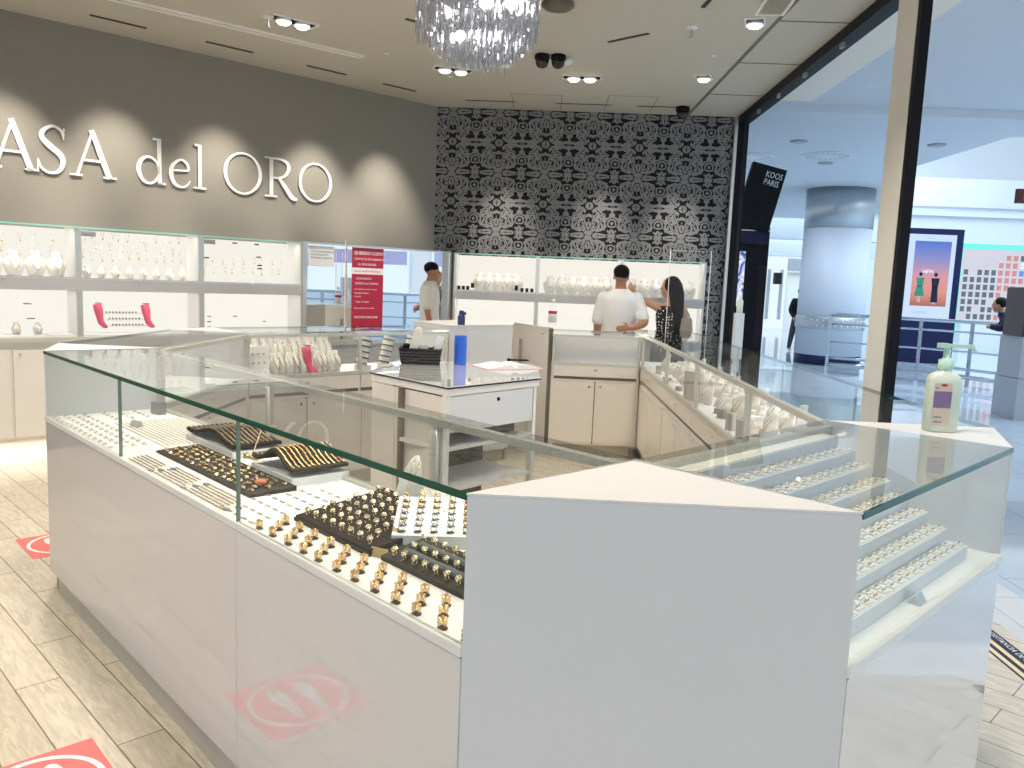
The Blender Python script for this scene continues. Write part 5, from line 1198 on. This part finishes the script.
t = thing('shoulder_bag', 'taupe leather bag hanging at the woman right side', 'bag', (wx_+.155, wy_-.155, 1.04))
t['label'] = 'taupe leather shoulder bag hanging on the back of the woman'
MB().mat(M['taupe']).add([(-.075,-.04,0),(.075,-.04,0),(.075,.04,0),(-.075,.04,0),(-.055,-.025,.22),(.055,-.025,.22),(.055,.025,.22),(-.055,.025,.22)], [(3,2,1,0),(4,5,6,7),(0,1,5,4),(1,2,6,5),(2,3,7,6),(3,0,4,7)]).build('bag_body', None, t, .022)
MB().mat(M['taupe']).tube([(-.07, 0, .2), (-.06, .04, .30), (-.02, .12, .345), (.02, .16, .30), (.05, .10, .22)], .008, 6).build('strap', None, t)
# ------------------------------------------------------------------ the mall outside
MC = 3.9
mb = MB().mat(M['soffit']).prism([(2.24, -6), (2.68, -6), (2.68, 8.6), (2.24, 8.6)], 3.50, 3.56).prism([(2.62, -6), (2.68, -6), (2.68, 8.6), (2.62, 8.6)], 3.56, MC).prism([(2.24, 8.54), (2.62, 8.54), (2.62, 8.6), (2.24, 8.6)], 3.56, MC); struct('trim_soffit', mb)
mb = MB().prism([(2.1, -6), (6.62, -6), (6.62, 15.3), (9.5, 22.5), (9.5, 26), (-6, 26), (-6, YW+.2), (2.1, YW+.2)], MC, MC+.25); struct('ceiling_mall', mb, M['mallceil'])
mb = MB().prism([(2.70, 10.5), (6.62, 10.5), (6.62, 11.6), (2.70, 11.6)], MC-.10, MC+.02); struct('trim_mall_beam', mb, M['mallceil'])
for x, y, lab, cat in [(4.75, 14.2, 'round slotted air diffuser in mall ceiling, right of the tilted black sign', 'vent'), (3.55, 14.6, 'round slotted air diffuser in mall ceiling just above the tilted black sign', 'vent')]:
    t = thing('air_vent', lab, cat, (x, y, MC), 0, 'round diffusers in the mall ceiling')
    MB().mat(M['mallwhite']).lathe([(.42, 0), (.42, -.012), (.40, -.02), (.06, -.02)], 32).build('plate', None, t)
    mb = MB().mat(M['kiosk'])
    for k in range(24): a = 2*PI*k/24; mb.prism([(.18*math.cos(a), .18*math.sin(a)), (.37*math.cos(a-.06), .37*math.sin(a-.06)), (.37*math.cos(a+.06), .37*math.sin(a+.06))], -.0215, -.019)
    mb.build('slot_ring', None, t)
for x, y, r, lab, m in [(4.2, 10.0, .14, 'bright round downlight in mall ceiling beside the cream post', 'mallamp'), (3.49, 6.14, .13, 'pale round ceiling light in mall ceiling at top right edge of picture', 'mallwhite')]:
    t = thing('mall_downlight', lab, 'ceiling light', (x, y, MC-(.0 if y < 9 else .0)), 0, 'downlights in the mall ceiling')
    pass
    MB().mat(M['mallwhite']).lathe([(r*1.25, 0), (r*1.25, -.02), (r, -.03)], 26).build('trim_ring', None, t)
    MB().mat(M[m]).lathe([(r, -.02), (r*.9, -.032), (.01, -.033)], 26).build('lens', None, t)
for x, y, lab in [(5.95, 12.9, 'dark round ceiling speaker right of the cream post'), (3.9, 13.0, 'dark small ceiling speaker left of the steel topped pillar'), (5.0, 15.0, 'dark small ceiling speaker above the steel topped pillar')]:
    o = MB().mat(M['kiosk']).lathe([(.13, 0), (.13, -.02), (.09, -.03), (.01, -.03)], 20).build('ceiling_speaker'); o.location = (x, y, MC); tag(o, lab, 'speaker', 'speakers in the mall ceiling')
# pillar
t = thing('pillar', 'round white mall pillar with brushed steel top and studded chrome band', 'pillar', (6.635, 18.7, 0))
MB().mat(M["indigo"]).lathe([(.718, 0), (.718, .24)], 48).build('plinth', None, t)
MB().mat(M['pillar']).lathe([(.722, .22), (.722, 3.04)], 48).build('shaft', None, t)
MB().mat(M['satinsteel']).lathe([(.729, 3.03), (.729, MC-.002)], 48).build('steel_top', None, t)
MB().mat(M['satinsteel']).lathe([(.730, .80), (.742, .82), (.742, 1.06), (.730, 1.08)], 48).build('chrome_band', None, t)
for k in range(36):
    a = 2*PI*k/36
    for z in (.88, 1.0): MB().mat(M['chrome']).ball((.743*math.cos(a), .743*math.sin(a), z), .022, 8, 5).build('stud', None, t)
# black kiosk with tilted sign
t = thing('black_kiosk', 'tall black cabinet with lit poster beside the damask wall edge', 'kiosk', (2.98, 12.1, 0))
MB().mat(M['black']).box(-.28, .34, 0, .6, 0, 2.50).build('cabinet', None, t)
MB().mat(M['indigo']).box(-.27, .33, -.03, .0, 2.25, 2.44).build('header_panel', None, t)
MB().mat(M['alu']).box(-.27, .33, -.04, -.03, 2.44, 2.455).build('header_strip', None, t)
MB().mat(M['mallwhite']).box(-.30, .36, -.15, .62, 0, .08).build('base_slab', None, t)
def picmat(name, stops, st, sc):
    m, nt = nmat(name); out = N(nt, 'ShaderNodeOutputMaterial'); e = N(nt, 'ShaderNodeEmission', i_Strength=st); tc = N(nt, 'ShaderNodeTexCoord')
    no = N(nt, 'ShaderNodeTexNoise', i_Scale=sc, i_Detail=2.0, i_Distortion=1.2); L(nt, tc.outputs['Object'], no.inputs['Vector']); cr = N(nt, 'ShaderNodeValToRGB'); cr.color_ramp.interpolation = 'CONSTANT'
    for i, (p, c) in enumerate(stops):
        el = cr.color_ramp.elements[i] if i < 2 else cr.color_ramp.elements.new(p); el.position = p; el.color = rgb(c)
    L(nt, no.outputs[0], cr.inputs[0]); L(nt, cr.outputs[0], e.inputs[0]); L(nt, e.outputs[0], out.inputs[0]); return m
M['floral'] = picmat('floral_poster', [(0, (.05, .12, .3)), (.42, (.55, .55, .95)), (.5, (.9, .9, 1)), (.56, (.25, .6, .5)), (.62, (.9, .6, .75))], .95, 5.0)
MB().mat(M['floral']).box(-.2, .01, -.012, 0, 1.34, 2.14).build('lit_poster', None, t)
t2 = thing('tilted_sign', 'tilted black sign board lettered KOOS PARIS on top of the black kiosk', 'sign', (3.03, 12.05, 2.46)); t2.rotation_euler = (0, math.radians(13), 0)
MB().mat(M['black']).box(-.25, .25, 0, .10, 0, .93).build('board', None, t2)
for s_, z in (('KOOS', .77), ('PARIS', .66)): text_mesh(s_, .125, .002, M['mallwhite'], 'sign_text', t2, Matrix.Translation((-.03, -.003, z)) @ Matrix.Rotation(PI/2, 4, 'X') @ Matrix.Diagonal((.72, 1, 1, 1)))
t = thing('gel_dispenser', 'slim white dispenser post beside the storefront jamb', 'dispenser', (1.80, 7.35, 0))
MB().mat(M['mallwhite']).box(-.04, .04, -.035, .035, .02, 1.36).box(-.12, .12, -.12, .12, 0, .02).build('post', None, t)
MB().mat(M['paleplastic']).lathe([(.026, 1.36), (.028, 1.365), (.028, 1.47), (.012, 1.49), (.012, 1.52)], 14).build('gel_bottle', None, t)
# railing round the atrium
RP = [(5.9, 16.6), (6.6, 16.2), (7.3, 15.7), (7.9, 15.0), (8.35, 14.1), (8.7, 12.8), (8.95, 11), (9.05, 8), (9.1, 4), (9.1, -2)]
t = thing('railing', 'curved glass railing with steel handrail around the mall atrium', 'railing', (7.3, 15.7, 0)); oo = Vector((7.3, 15.7, 0))
def off(z): return [(x-oo.x, y-oo.y, z) for x, y in RP]
MB().mat(M['steel']).tube(off(1.17), .035, 10).build('handrail', None, t)
for z, r in ((.98, .018), (.62, .018), (.30, .03), (.16, .045)): MB().mat(M['steel']).tube(off(z), r, 8).build('rail_bar', None, t)
mb = MB().mat(M['shopglass']); pts = off(0)
for (x0, y0, _), (x1, y1, _) in zip(pts[:-1], pts[1:]): mb.add([(x0, y0, .2), (x1, y1, .2), (x1, y1, 1.0), (x0, y0, 1.0)], [(0, 1, 2, 3)])
mb.build('glass_infill', None, t)
acc = 0
for i in range(len(RP)-1):
    a_, b_ = Vector(RP[i]), Vector(RP[i+1]); n = max(1, round((b_-a_).length/1.0))
    for k in range(n):
        p = a_.lerp(b_, k/n); MB().mat(M['steel']).box(p.x-oo.x-.02, p.x-oo.x+.02, p.y-oo.y-.035, p.y-oo.y+.035, 0, 1.15).build('rail_post', None, t)
# digital totem beyond the railing
t = thing('poster_totem', 'tall navy advertising totem with lit beach fashion poster beyond the railing', 'advertising totem', (9.36, 20, 0)); t.rotation_euler[2] = 0
MB().mat(M['indigo']).box(-.78, .74, 0, .28, .05, 3.24).box(-.7, .66, -.05, .33, 0, .06).build('case', None, t)
MB().mat(M['screenwhite']).box(-.60, .57, -.012, 0, 1.10, 3.10).build('screen', None, t)
def sunset():
    m, nt = nmat('sunset_picture'); out = N(nt, 'ShaderNodeOutputMaterial'); e = N(nt, 'ShaderNodeEmission', i_Strength=.85); tc = N(nt, 'ShaderNodeTexCoord'); sp = N(nt, 'ShaderNodeSeparateXYZ'); L(nt, tc.outputs['Object'], sp.inputs[0])
    mr = N(nt, 'ShaderNodeMapRange'); mr.inputs[1].default_value = 1.38; mr.inputs[2].default_value = 2.95; L(nt, sp.outputs[2], mr.inputs[0]); cr = N(nt, 'ShaderNodeValToRGB')
    for i, (p, c) in enumerate([(0, (.42, .16, .13)), (.2, (.75, .33, .27)), (.45, (.72, .36, .40)), (.7, (.32, .32, .62)), (1, (.10, .22, .72))]):
        el = cr.color_ramp.elements[i] if i < 2 else cr.color_ramp.elements.new(p); el.position = p; el.color = rgb(c)
    L(nt, mr.outputs[0], cr.inputs[0]); L(nt, cr.outputs[0], e.inputs[0]); L(nt, e.outputs[0], out.inputs[0]); return m
MB().mat(sunset()).box(-.40, .46, -.018, -.012, 1.39, 2.94).build('poster_picture', None, t)
def figure(x, z, h, skirt, col):
    mb = MB().mat(M['indigo'] if col else M['hair']).ball((x, -.022, z+h*.93), h*.06, 10, 6, 1, .1, 1.1)
    mb.mat(col).prism_m([(x-.09*h, h*.52), (x+.09*h, h*.52), (x+.13*h, h*.82), (x-.13*h, h*.82)], .004, Matrix.Translation((0, -.019, z)) @ Matrix.Rotation(PI/2, 4, 'X'))
    mb.prism_m([(x-.09*h, h*.54), (x+.09*h, h*.54), (x+(.17 if skirt else .12)*h, h*(.2 if skirt else .06)), (x-(.17 if skirt else .10)*h, h*(.2 if skirt else .06))], .004, Matrix.Translation((0, -.019, z)) @ Matrix.Rotation(PI/2, 4, 'X'))
    mb.mat(M['skinlight']).prism_m([(x-.06*h, 0), (x+.06*h, 0), (x+.05*h, h*.22), (x-.05*h, h*.22)], .003, Matrix.Translation((0, -.0185, z)) @ Matrix.Rotation(PI/2, 4, 'X'))
    mb.build('printed_figure', None, t)
M['greenp'] = pm('printed_green', (.02, .22, .14), .5)
figure(-.20, 1.48, .72, True, M['greenp']); figure(.16, 1.44, .76, False, M['navy'])
for s_, x, z, sz in (('NEW', -.18, 2.18, .12), ('SUMMER', -.34, 1.20, .10), ('SINCE', -.1, 3.0, .05)): text_mesh(s_, sz, .001, M['paper'] if s_ == 'NEW' else M['kiosk'], 'poster_text', t, Matrix.Translation((x, -.02, z)) @ Matrix.Rotation(PI/2, 4, 'X'))
# turquoise framed shop wall
t = thing('accessory_shop', 'lit shop wall of phone cases inside a turquoise glowing frame', 'shop', (14.6, 26.5, 0)); t.rotation_euler[2] = math.radians(-4)
MB().mat(M['turq']).box(-1.36, -1.20, -.1, 0, .5, 3.3).box(-1.36, 2.6, -.1, 0, 3.2, 3.36).build('glowing_frame', None, t)
MB().mat(M['shoplit']).box(-1.2, 2.6, 0, .1, .3, 3.2).build('lit_wall', None, t)
MB().mat(M['mallwhite']).box(-1.2, 2.6, -.5, .1, 0, .9).build('counter', None, t)
pc = [pm('case_slate', (.12, .14, .17), .4), pm('case_rose', (.75, .25, .22), .4), pm('case_blue', (.12, .3, .6), .4), M['paper']]
for r in range(9):
    for k in range(11):
        if (r*5+k*3) % 11 == 0: continue
        c_ = 0 if k < 5 else (1 if k in (5, 6, 7) and r > 2 else ((r+k) % 4))
        if r > 6 and k < 5: continue
        o = MB().mat(pc[c_]).box(-.06, .06, -.03, 0, 0, .17).mat(M['paper']).box(-.05, .05, -.02, 0, .175, .19).build('phone_case', None, t); o.location = (-1.02+.21*k, -.001, .98+.235*r)
# grey kiosk with black screen at right edge
t = thing('info_kiosk', 'grey steel cabinet with black screen at right edge of picture', 'kiosk', (6.80, 11.1, 0))
MB().mat(M['kiosk']).box(-.42, .5, -.25, .3, 0, .55).box(-.41, .49, -.24, .29, .556, 1.11).build('cabinet', None, t)
MB().mat(M['blackgloss']).box(-.44, .5, -.26, .2, 1.115, 1.76).build('screen', None, t)
t = thing('exit_sign', 'dark red hanging sign cut by right edge of picture', 'sign', (5.25, 9.05, 2.62))
MB().mat(pm('dark_red', (.09, .012, .012), .3)).box(-.16, .25, 0, .06, 0, .15).build('box', None, t)
MB().mat(pm('dull_pink', (.32, .16, .14), .4)).box(-.10, .0, -.004, 0, .03, .12).build('pictogram_panel', None, t)
MB().mat(M['kiosk']).rod((0, .03, .15), (0, .03, MC-2.62), .008, 6).build('hanger', None, t)
# dark clad person leaning on the railing
pr = thing('person', 'person in dark clothes leaning on the railing, left of the grey kiosk', 'person', (7.93, 13.6, 0), math.radians(65))
bp_ = [[(0, 0, .86, .16, .12), (.0, .04, 1.02, .16, .12), (0, .12, 1.18, .17, .12), (0, .20, 1.32, .16, .11), (0, .26, 1.40, .06, .06), (0, .31, 1.47, .05, .05)], [(-.16, .2, 1.30, .06), (-.25, .26, 1.14, .05), (-.12, .45, 1.14, .033)], [(.16, .2, 1.30, .06), (.25, .26, 1.14, .05), (.12, .45, 1.14, .033)],
 [(-.1, 0, .85, .1), (-.12, .03, .48, .075), (-.12, -.02, .08, .05), (-.12, .08, .05, .04)], [(.1, 0, .85, .1), (.12, .03, .48, .075), (.12, -.02, .08, .05), (.12, .08, .05, .04)]]
hd, f, sd = head((0, .33, 1.50), .2)
remesh([chainskin(bp_)]+hd+hand((-.12, .45, 1.14), (1, .3, 0), (0, 0, 1), (0, 1, 0))+hand((.12, .45, 1.14), (-1, .3, 0), (0, 0, 1), (0, 1, 0)), 'body', .014, M['skin'], pr)
remesh([chainskin([[(0, 0, .80, .19, .15), (.0, .04, 1.02, .185, .145), (0, .12, 1.18, .195, .145), (0, .20, 1.32, .185, .135), (0, .25, 1.39, .09, .09)], [(-.16, .2, 1.30, .08), (-.25, .26, 1.14, .066), (-.16, .40, 1.14, .05)], [(.16, .2, 1.30, .08), (.25, .26, 1.14, .066), (.16, .40, 1.14, .05)]])], 'dark_coat', .014, M['navy'], pr)
remesh([chainskin([[(0, 0, .82, .17, .13), (0, 0, .92, .17, .13)], [(-.1, 0, .85, .115), (-.12, .03, .48, .09), (-.12, -.02, .08, .08)], [(.1, 0, .85, .115), (.12, .03, .48, .09), (.12, -.02, .08, .08)]])], 'trousers', .014, M['darkjean'], pr)
MB().mat(M['hair']).ball((0, .31, 1.545), .1, 14, 10, .9, 1.0, .95).build('hair', None, pr)
# person behind pillar
pq = thing('person', 'dark clothed person half hidden by left side of the round pillar', 'person', (7.06, 22.2, 0))
hd, f, sd = head((0, 0, 1.60), 2.6)
arms = [[(-.17, 0, 1.37, .058), (-.24, .02, 1.12, .045), (-.2, -.12, .95, .03)], [(.17, 0, 1.37, .058), (.24, .02, 1.12, .045), (.2, -.12, .95, .03)]]
legs = [[(-.09, 0, .88, .095), (-.14, .1, .48, .062), (-.16, .2, .10, .04), (-.16, .10, .05, .04)], [(.09, 0, .88, .095), (.12, -.1, .48, .062), (.12, -.12, .10, .04), (.12, -.22, .05, .04)]]
remesh([chainskin([[(0, 0, .86, .15, .12), (0, 0, 1.1, .14, .11), (0, 0, 1.36, .17, .11), (0, 0, 1.45, .06, .06), (0, 0, 1.55, .052, .052)]]+arms+legs)]+hd+hand((-.2, -.12, .95), (0, -.3, -1), (0, 1, 0), (-1, 0, 0))+hand((.2, -.12, .95), (0, -.3, -1), (0, 1, 0), (1, 0, 0)), 'body', .010, M['skinlight'], pq)
remesh([chainskin([[(0, 0, .80, .18, .15), (0, 0, 1.1, .165, .135), (0, 0, 1.36, .19, .13), (0, 0, 1.45, .09, .08)]]+[[(x, y, z, r+.018) for x, y, z, r in a] for a in arms])], 'black_coat', .012, M['black'], pq)
remesh([chainskin([[(x, y, z, r+.016) for x, y, z, r in a[:3]] for a in legs])], 'trousers', .012, M['darkjean'], pq)
MB().mat(M['hair']).ball((0, .02, 1.64), .1, 14, 10, .95, .95, 1).build('hair', None, pq)
# far side of the mall
def bx(name, m, *bs):
    mb = MB().mat(m)
    for b in bs: mb.box(*b)
    return struct(name, mb)
bx('wall_mall_far', M['mallwhite'], (-6, 34, 37.6, 38, 0, 9), )
bx('trim_fascia_1', M['mallwhite'], (6.9, 30, 27.2, 28, 3.35, 4.25), (6.9, 30, 27.0, 27.3, 4.25, 4.4))
bx('trim_fascia_2', M['mallwhite'], (3, 30, 30.2, 31, 4.9, 5.9))
bx('trim_fascia_3', M['mallwhite'], (2, 12, 29.6, 30.2, 2.9, 3.4), (2, 12, 33, 33.4, 3.3, 5.2))
bx('wall_mall_right', M['mallwhite'], (16.4, 16.8, -6, 25, 0, 1.0), (16.4, 16.8, -6, 25, 3.0, 4.2), (15.6, 16.4, -6, 25, 4.2, 4.9))
for k in range(7):
    y = -4+4.1*k
    t = thing('far_shop_window', 'bright shop window across the atrium, seen only in the mirror, %s from the near end' % ORD[k], 'shop window', (16.5, y, 0), 0, 'shop windows across the atrium')
    MB().mat(M['farlit']).box(0, .05, -1.7, 1.7, .9, 3.0).build('lit_pane', None, t)
    MB().mat(pm('lilac_band', (.56, .47, .68), .4)).box(-.06, 0, -1.6, 1.6, 1.98, 2.42).build('sign_band', None, t)
    MB().mat(M['mallwhite']).box(-.05, .06, -1.78, -1.68, .9, 3.0).box(-.05, .06, 1.68, 1.78, .9, 3.0).build('mullion', None, t)
    MB().mat(M['kiosk']).box(-.4, -.1, -.5, -.2, .9, 1.5).box(-.4, -.1, .1, .5, .9, 1.7).build('window_display', None, t)
# far shops seen left of the pillar
t = thing('far_shop', 'small pale far shop with dark sign between black kiosk and pillar', 'shop', (10.8, 36.5, 0))
MB().mat(M['farlit']).box(-1.6, 1.4, 0, .2, 0.0, 2.9).build('lit_front', None, t)
MB().mat(M['kiosk']).box(.1, 1.4, -.3, 0, 2.55, 3.1).build('sign_board', None, t)
MB().mat(M['soffit']).box(.1, 1.4, -.1, 0, 0, 2.5).build('pale_panel', None, t)
for x in (-1.35, -.75, -.2): MB().mat(M['kiosk']).box(x, x+.12, -.12, 0, .4, 2.6).build('door_frame', None, t)
MB().mat(M['black']).box(-.55, -.25, -.5, -.2, 1.95, 2.45).build('hanging_screen', None, t)
bx('trim_fascia_4', M['farlit'], (3.5, 13, 33.6, 33.9, 3.0, 3.3))
# ------------------------------------------------------------------ light
w = bpy.data.worlds.new('daylight'); S.world = w; w.use_nodes = True; nt = w.node_tree; nt.nodes.clear()
bg = N(nt, 'ShaderNodeBackground', i_Strength=WORLD_STR); out = N(nt, 'ShaderNodeOutputWorld'); tc = N(nt, 'ShaderNodeTexCoord'); sp = N(nt, 'ShaderNodeSeparateXYZ'); L(nt, tc.outputs['Generated'], sp.inputs[0])
cr = N(nt, 'ShaderNodeValToRGB'); mr = N(nt, 'ShaderNodeMapRange'); mr.inputs[1].default_value = -.2; mr.inputs[2].default_value = .8; L(nt, sp.outputs[2], mr.inputs[0]); L(nt, mr.outputs[0], cr.inputs[0])
cr.color_ramp.elements[0].color = (.78, .84, .92, 1); cr.color_ramp.elements[1].color = (.66, .84, 1.0, 1)
L(nt, cr.outputs[0], bg.inputs[0]); L(nt, bg.outputs[0], out.inputs[0])
def area(name, loc, size, power, col, target=None, sizey=None, shape='SQUARE', spread=None):
    l = bpy.data.lights.new(name, 'AREA'); l.energy = power; l.color = col; l.size = size; l.shape = shape
    if sizey: l.shape = 'RECTANGLE'; l.size_y = sizey
    if spread: l.spread = math.radians(spread)
    o = bpy.data.objects.new(name, l); link(o); o.location = loc
    d = Vector(target)-Vector(loc) if target else Vector((0, 0, -1)); o.rotation_euler = d.to_track_quat('-Z', 'Y').to_euler(); return o
def spot(name, loc, target, power, col, cone, blend=.5, r=.05):
    l = bpy.data.lights.new(name, 'SPOT'); l.energy = power; l.color = col; l.spot_size = math.radians(cone); l.spot_blend = blend; l.shadow_soft_size = r
    o = bpy.data.objects.new(name, l); link(o); o.location = loc; o.rotation_euler = (Vector(target)-Vector(loc)).to_track_quat('-Z', 'Y').to_euler(); return o
WARM = (1.0, .91, .79)
WN = Vector((R2, -R2, 0))
# wall washers over the sign: one scallop about every metre
for px in WASH:
    b = Vector((-1.24+px*R2, YW+px*R2, 0)); spot('wall_washer', b+WN*.62+Vector((0, 0, 3.44)), b+Vector((0, 0, 1.62)), WASH_W, WARM, 60, .9, .05)
for x, z in DAMW: spot('damask_washer', (x, YW-1.0, 3.44), (x, YW, 2.0), DAM_W, (1, .93, .84), 34, 1.0, .03)
# ceiling downlights over the island
for x, y in DOWN: spot('shop_downlight', (x, y, 3.42), (x*.97, y, 0), DOWN_W, WARM, 110, .9, .07)
for x, y, z in MALLS:
    pass
for x, y, z in (MALLS if True else ((4.5, 4, 3.85), (4.5, 9, 3.75), (4.5, 14, 3.85), (5, 19, 3.85), (3.5, 24, 3.85))): spot('mall_ceiling_light', (x, y, z), (x, y, 0), MALL_W, (.80, .90, 1.0), 160, 1.0, .025)
area('atrium_skylight', (11.5, 14, 9.5), 9, ATR_W, (.72, .87, 1.0), (10.5, 16, 0), 16)
area('added_front_fill', (1.0, -5.5, 3.7), 7, FRONT_W, (.93, .96, 1.0), (0, 1, .9), 2.5)  # added soft fill behind the camera, brightens the front panels
area('atrium_skylight_far', (10, 30, 9), 10, ATR_W*.6, (.72, .87, 1.0), (9, 32, 0), 6)
# strip lights inside the wall showcases and under them
for c in WU:
    for z, zz in ((1.838, 1.46), (1.338, 1.0)):
        p = inc(c, .48, .05, z); q = inc(c, .48, .16, zz); area('showcase_strip', p, .9, CAB_W, (1, .94, .84), q, .02)
    p = inc(c, .5, .03, .16); area('plinth_strip', p, .95, PLI_W, (1, .93, .78), inc(c, .5, -.02, 0), .02)
for c, ln in ((caseA, LA), (caseB, LB)):
    p = inc(c, ln/2, .50, 1.105); area('counter_strip', p, ln*.9, CAS_W*ln, (1, .97, .92), inc(c, ln/2, .15, DK), .015)
for c, ln in ((caseC, 4.9), (caseF, 1.6), (caseD, .7)):
    p = inc(c, ln/2, .03, 1.105); area('counter_strip', p, ln*.9, CAS_W*ln, (1, .97, .92), inc(c, ln/2, .3, DK), .015)
S.view_settings.view_transform = 'Standard'; S.view_settings.look = 'None'; S.view_settings.gamma = 1.0; S.view_settings.use_curve_mapping = False
S.view_settings.exposure = EXPO
S.cycles.transparent_max_bounces = 32; S.cycles.max_bounces = 10; S.cycles.glossy_bounces = 6; S.cycles.caustics_reflective = False; S.cycles.sample_clamp_indirect = 4.0
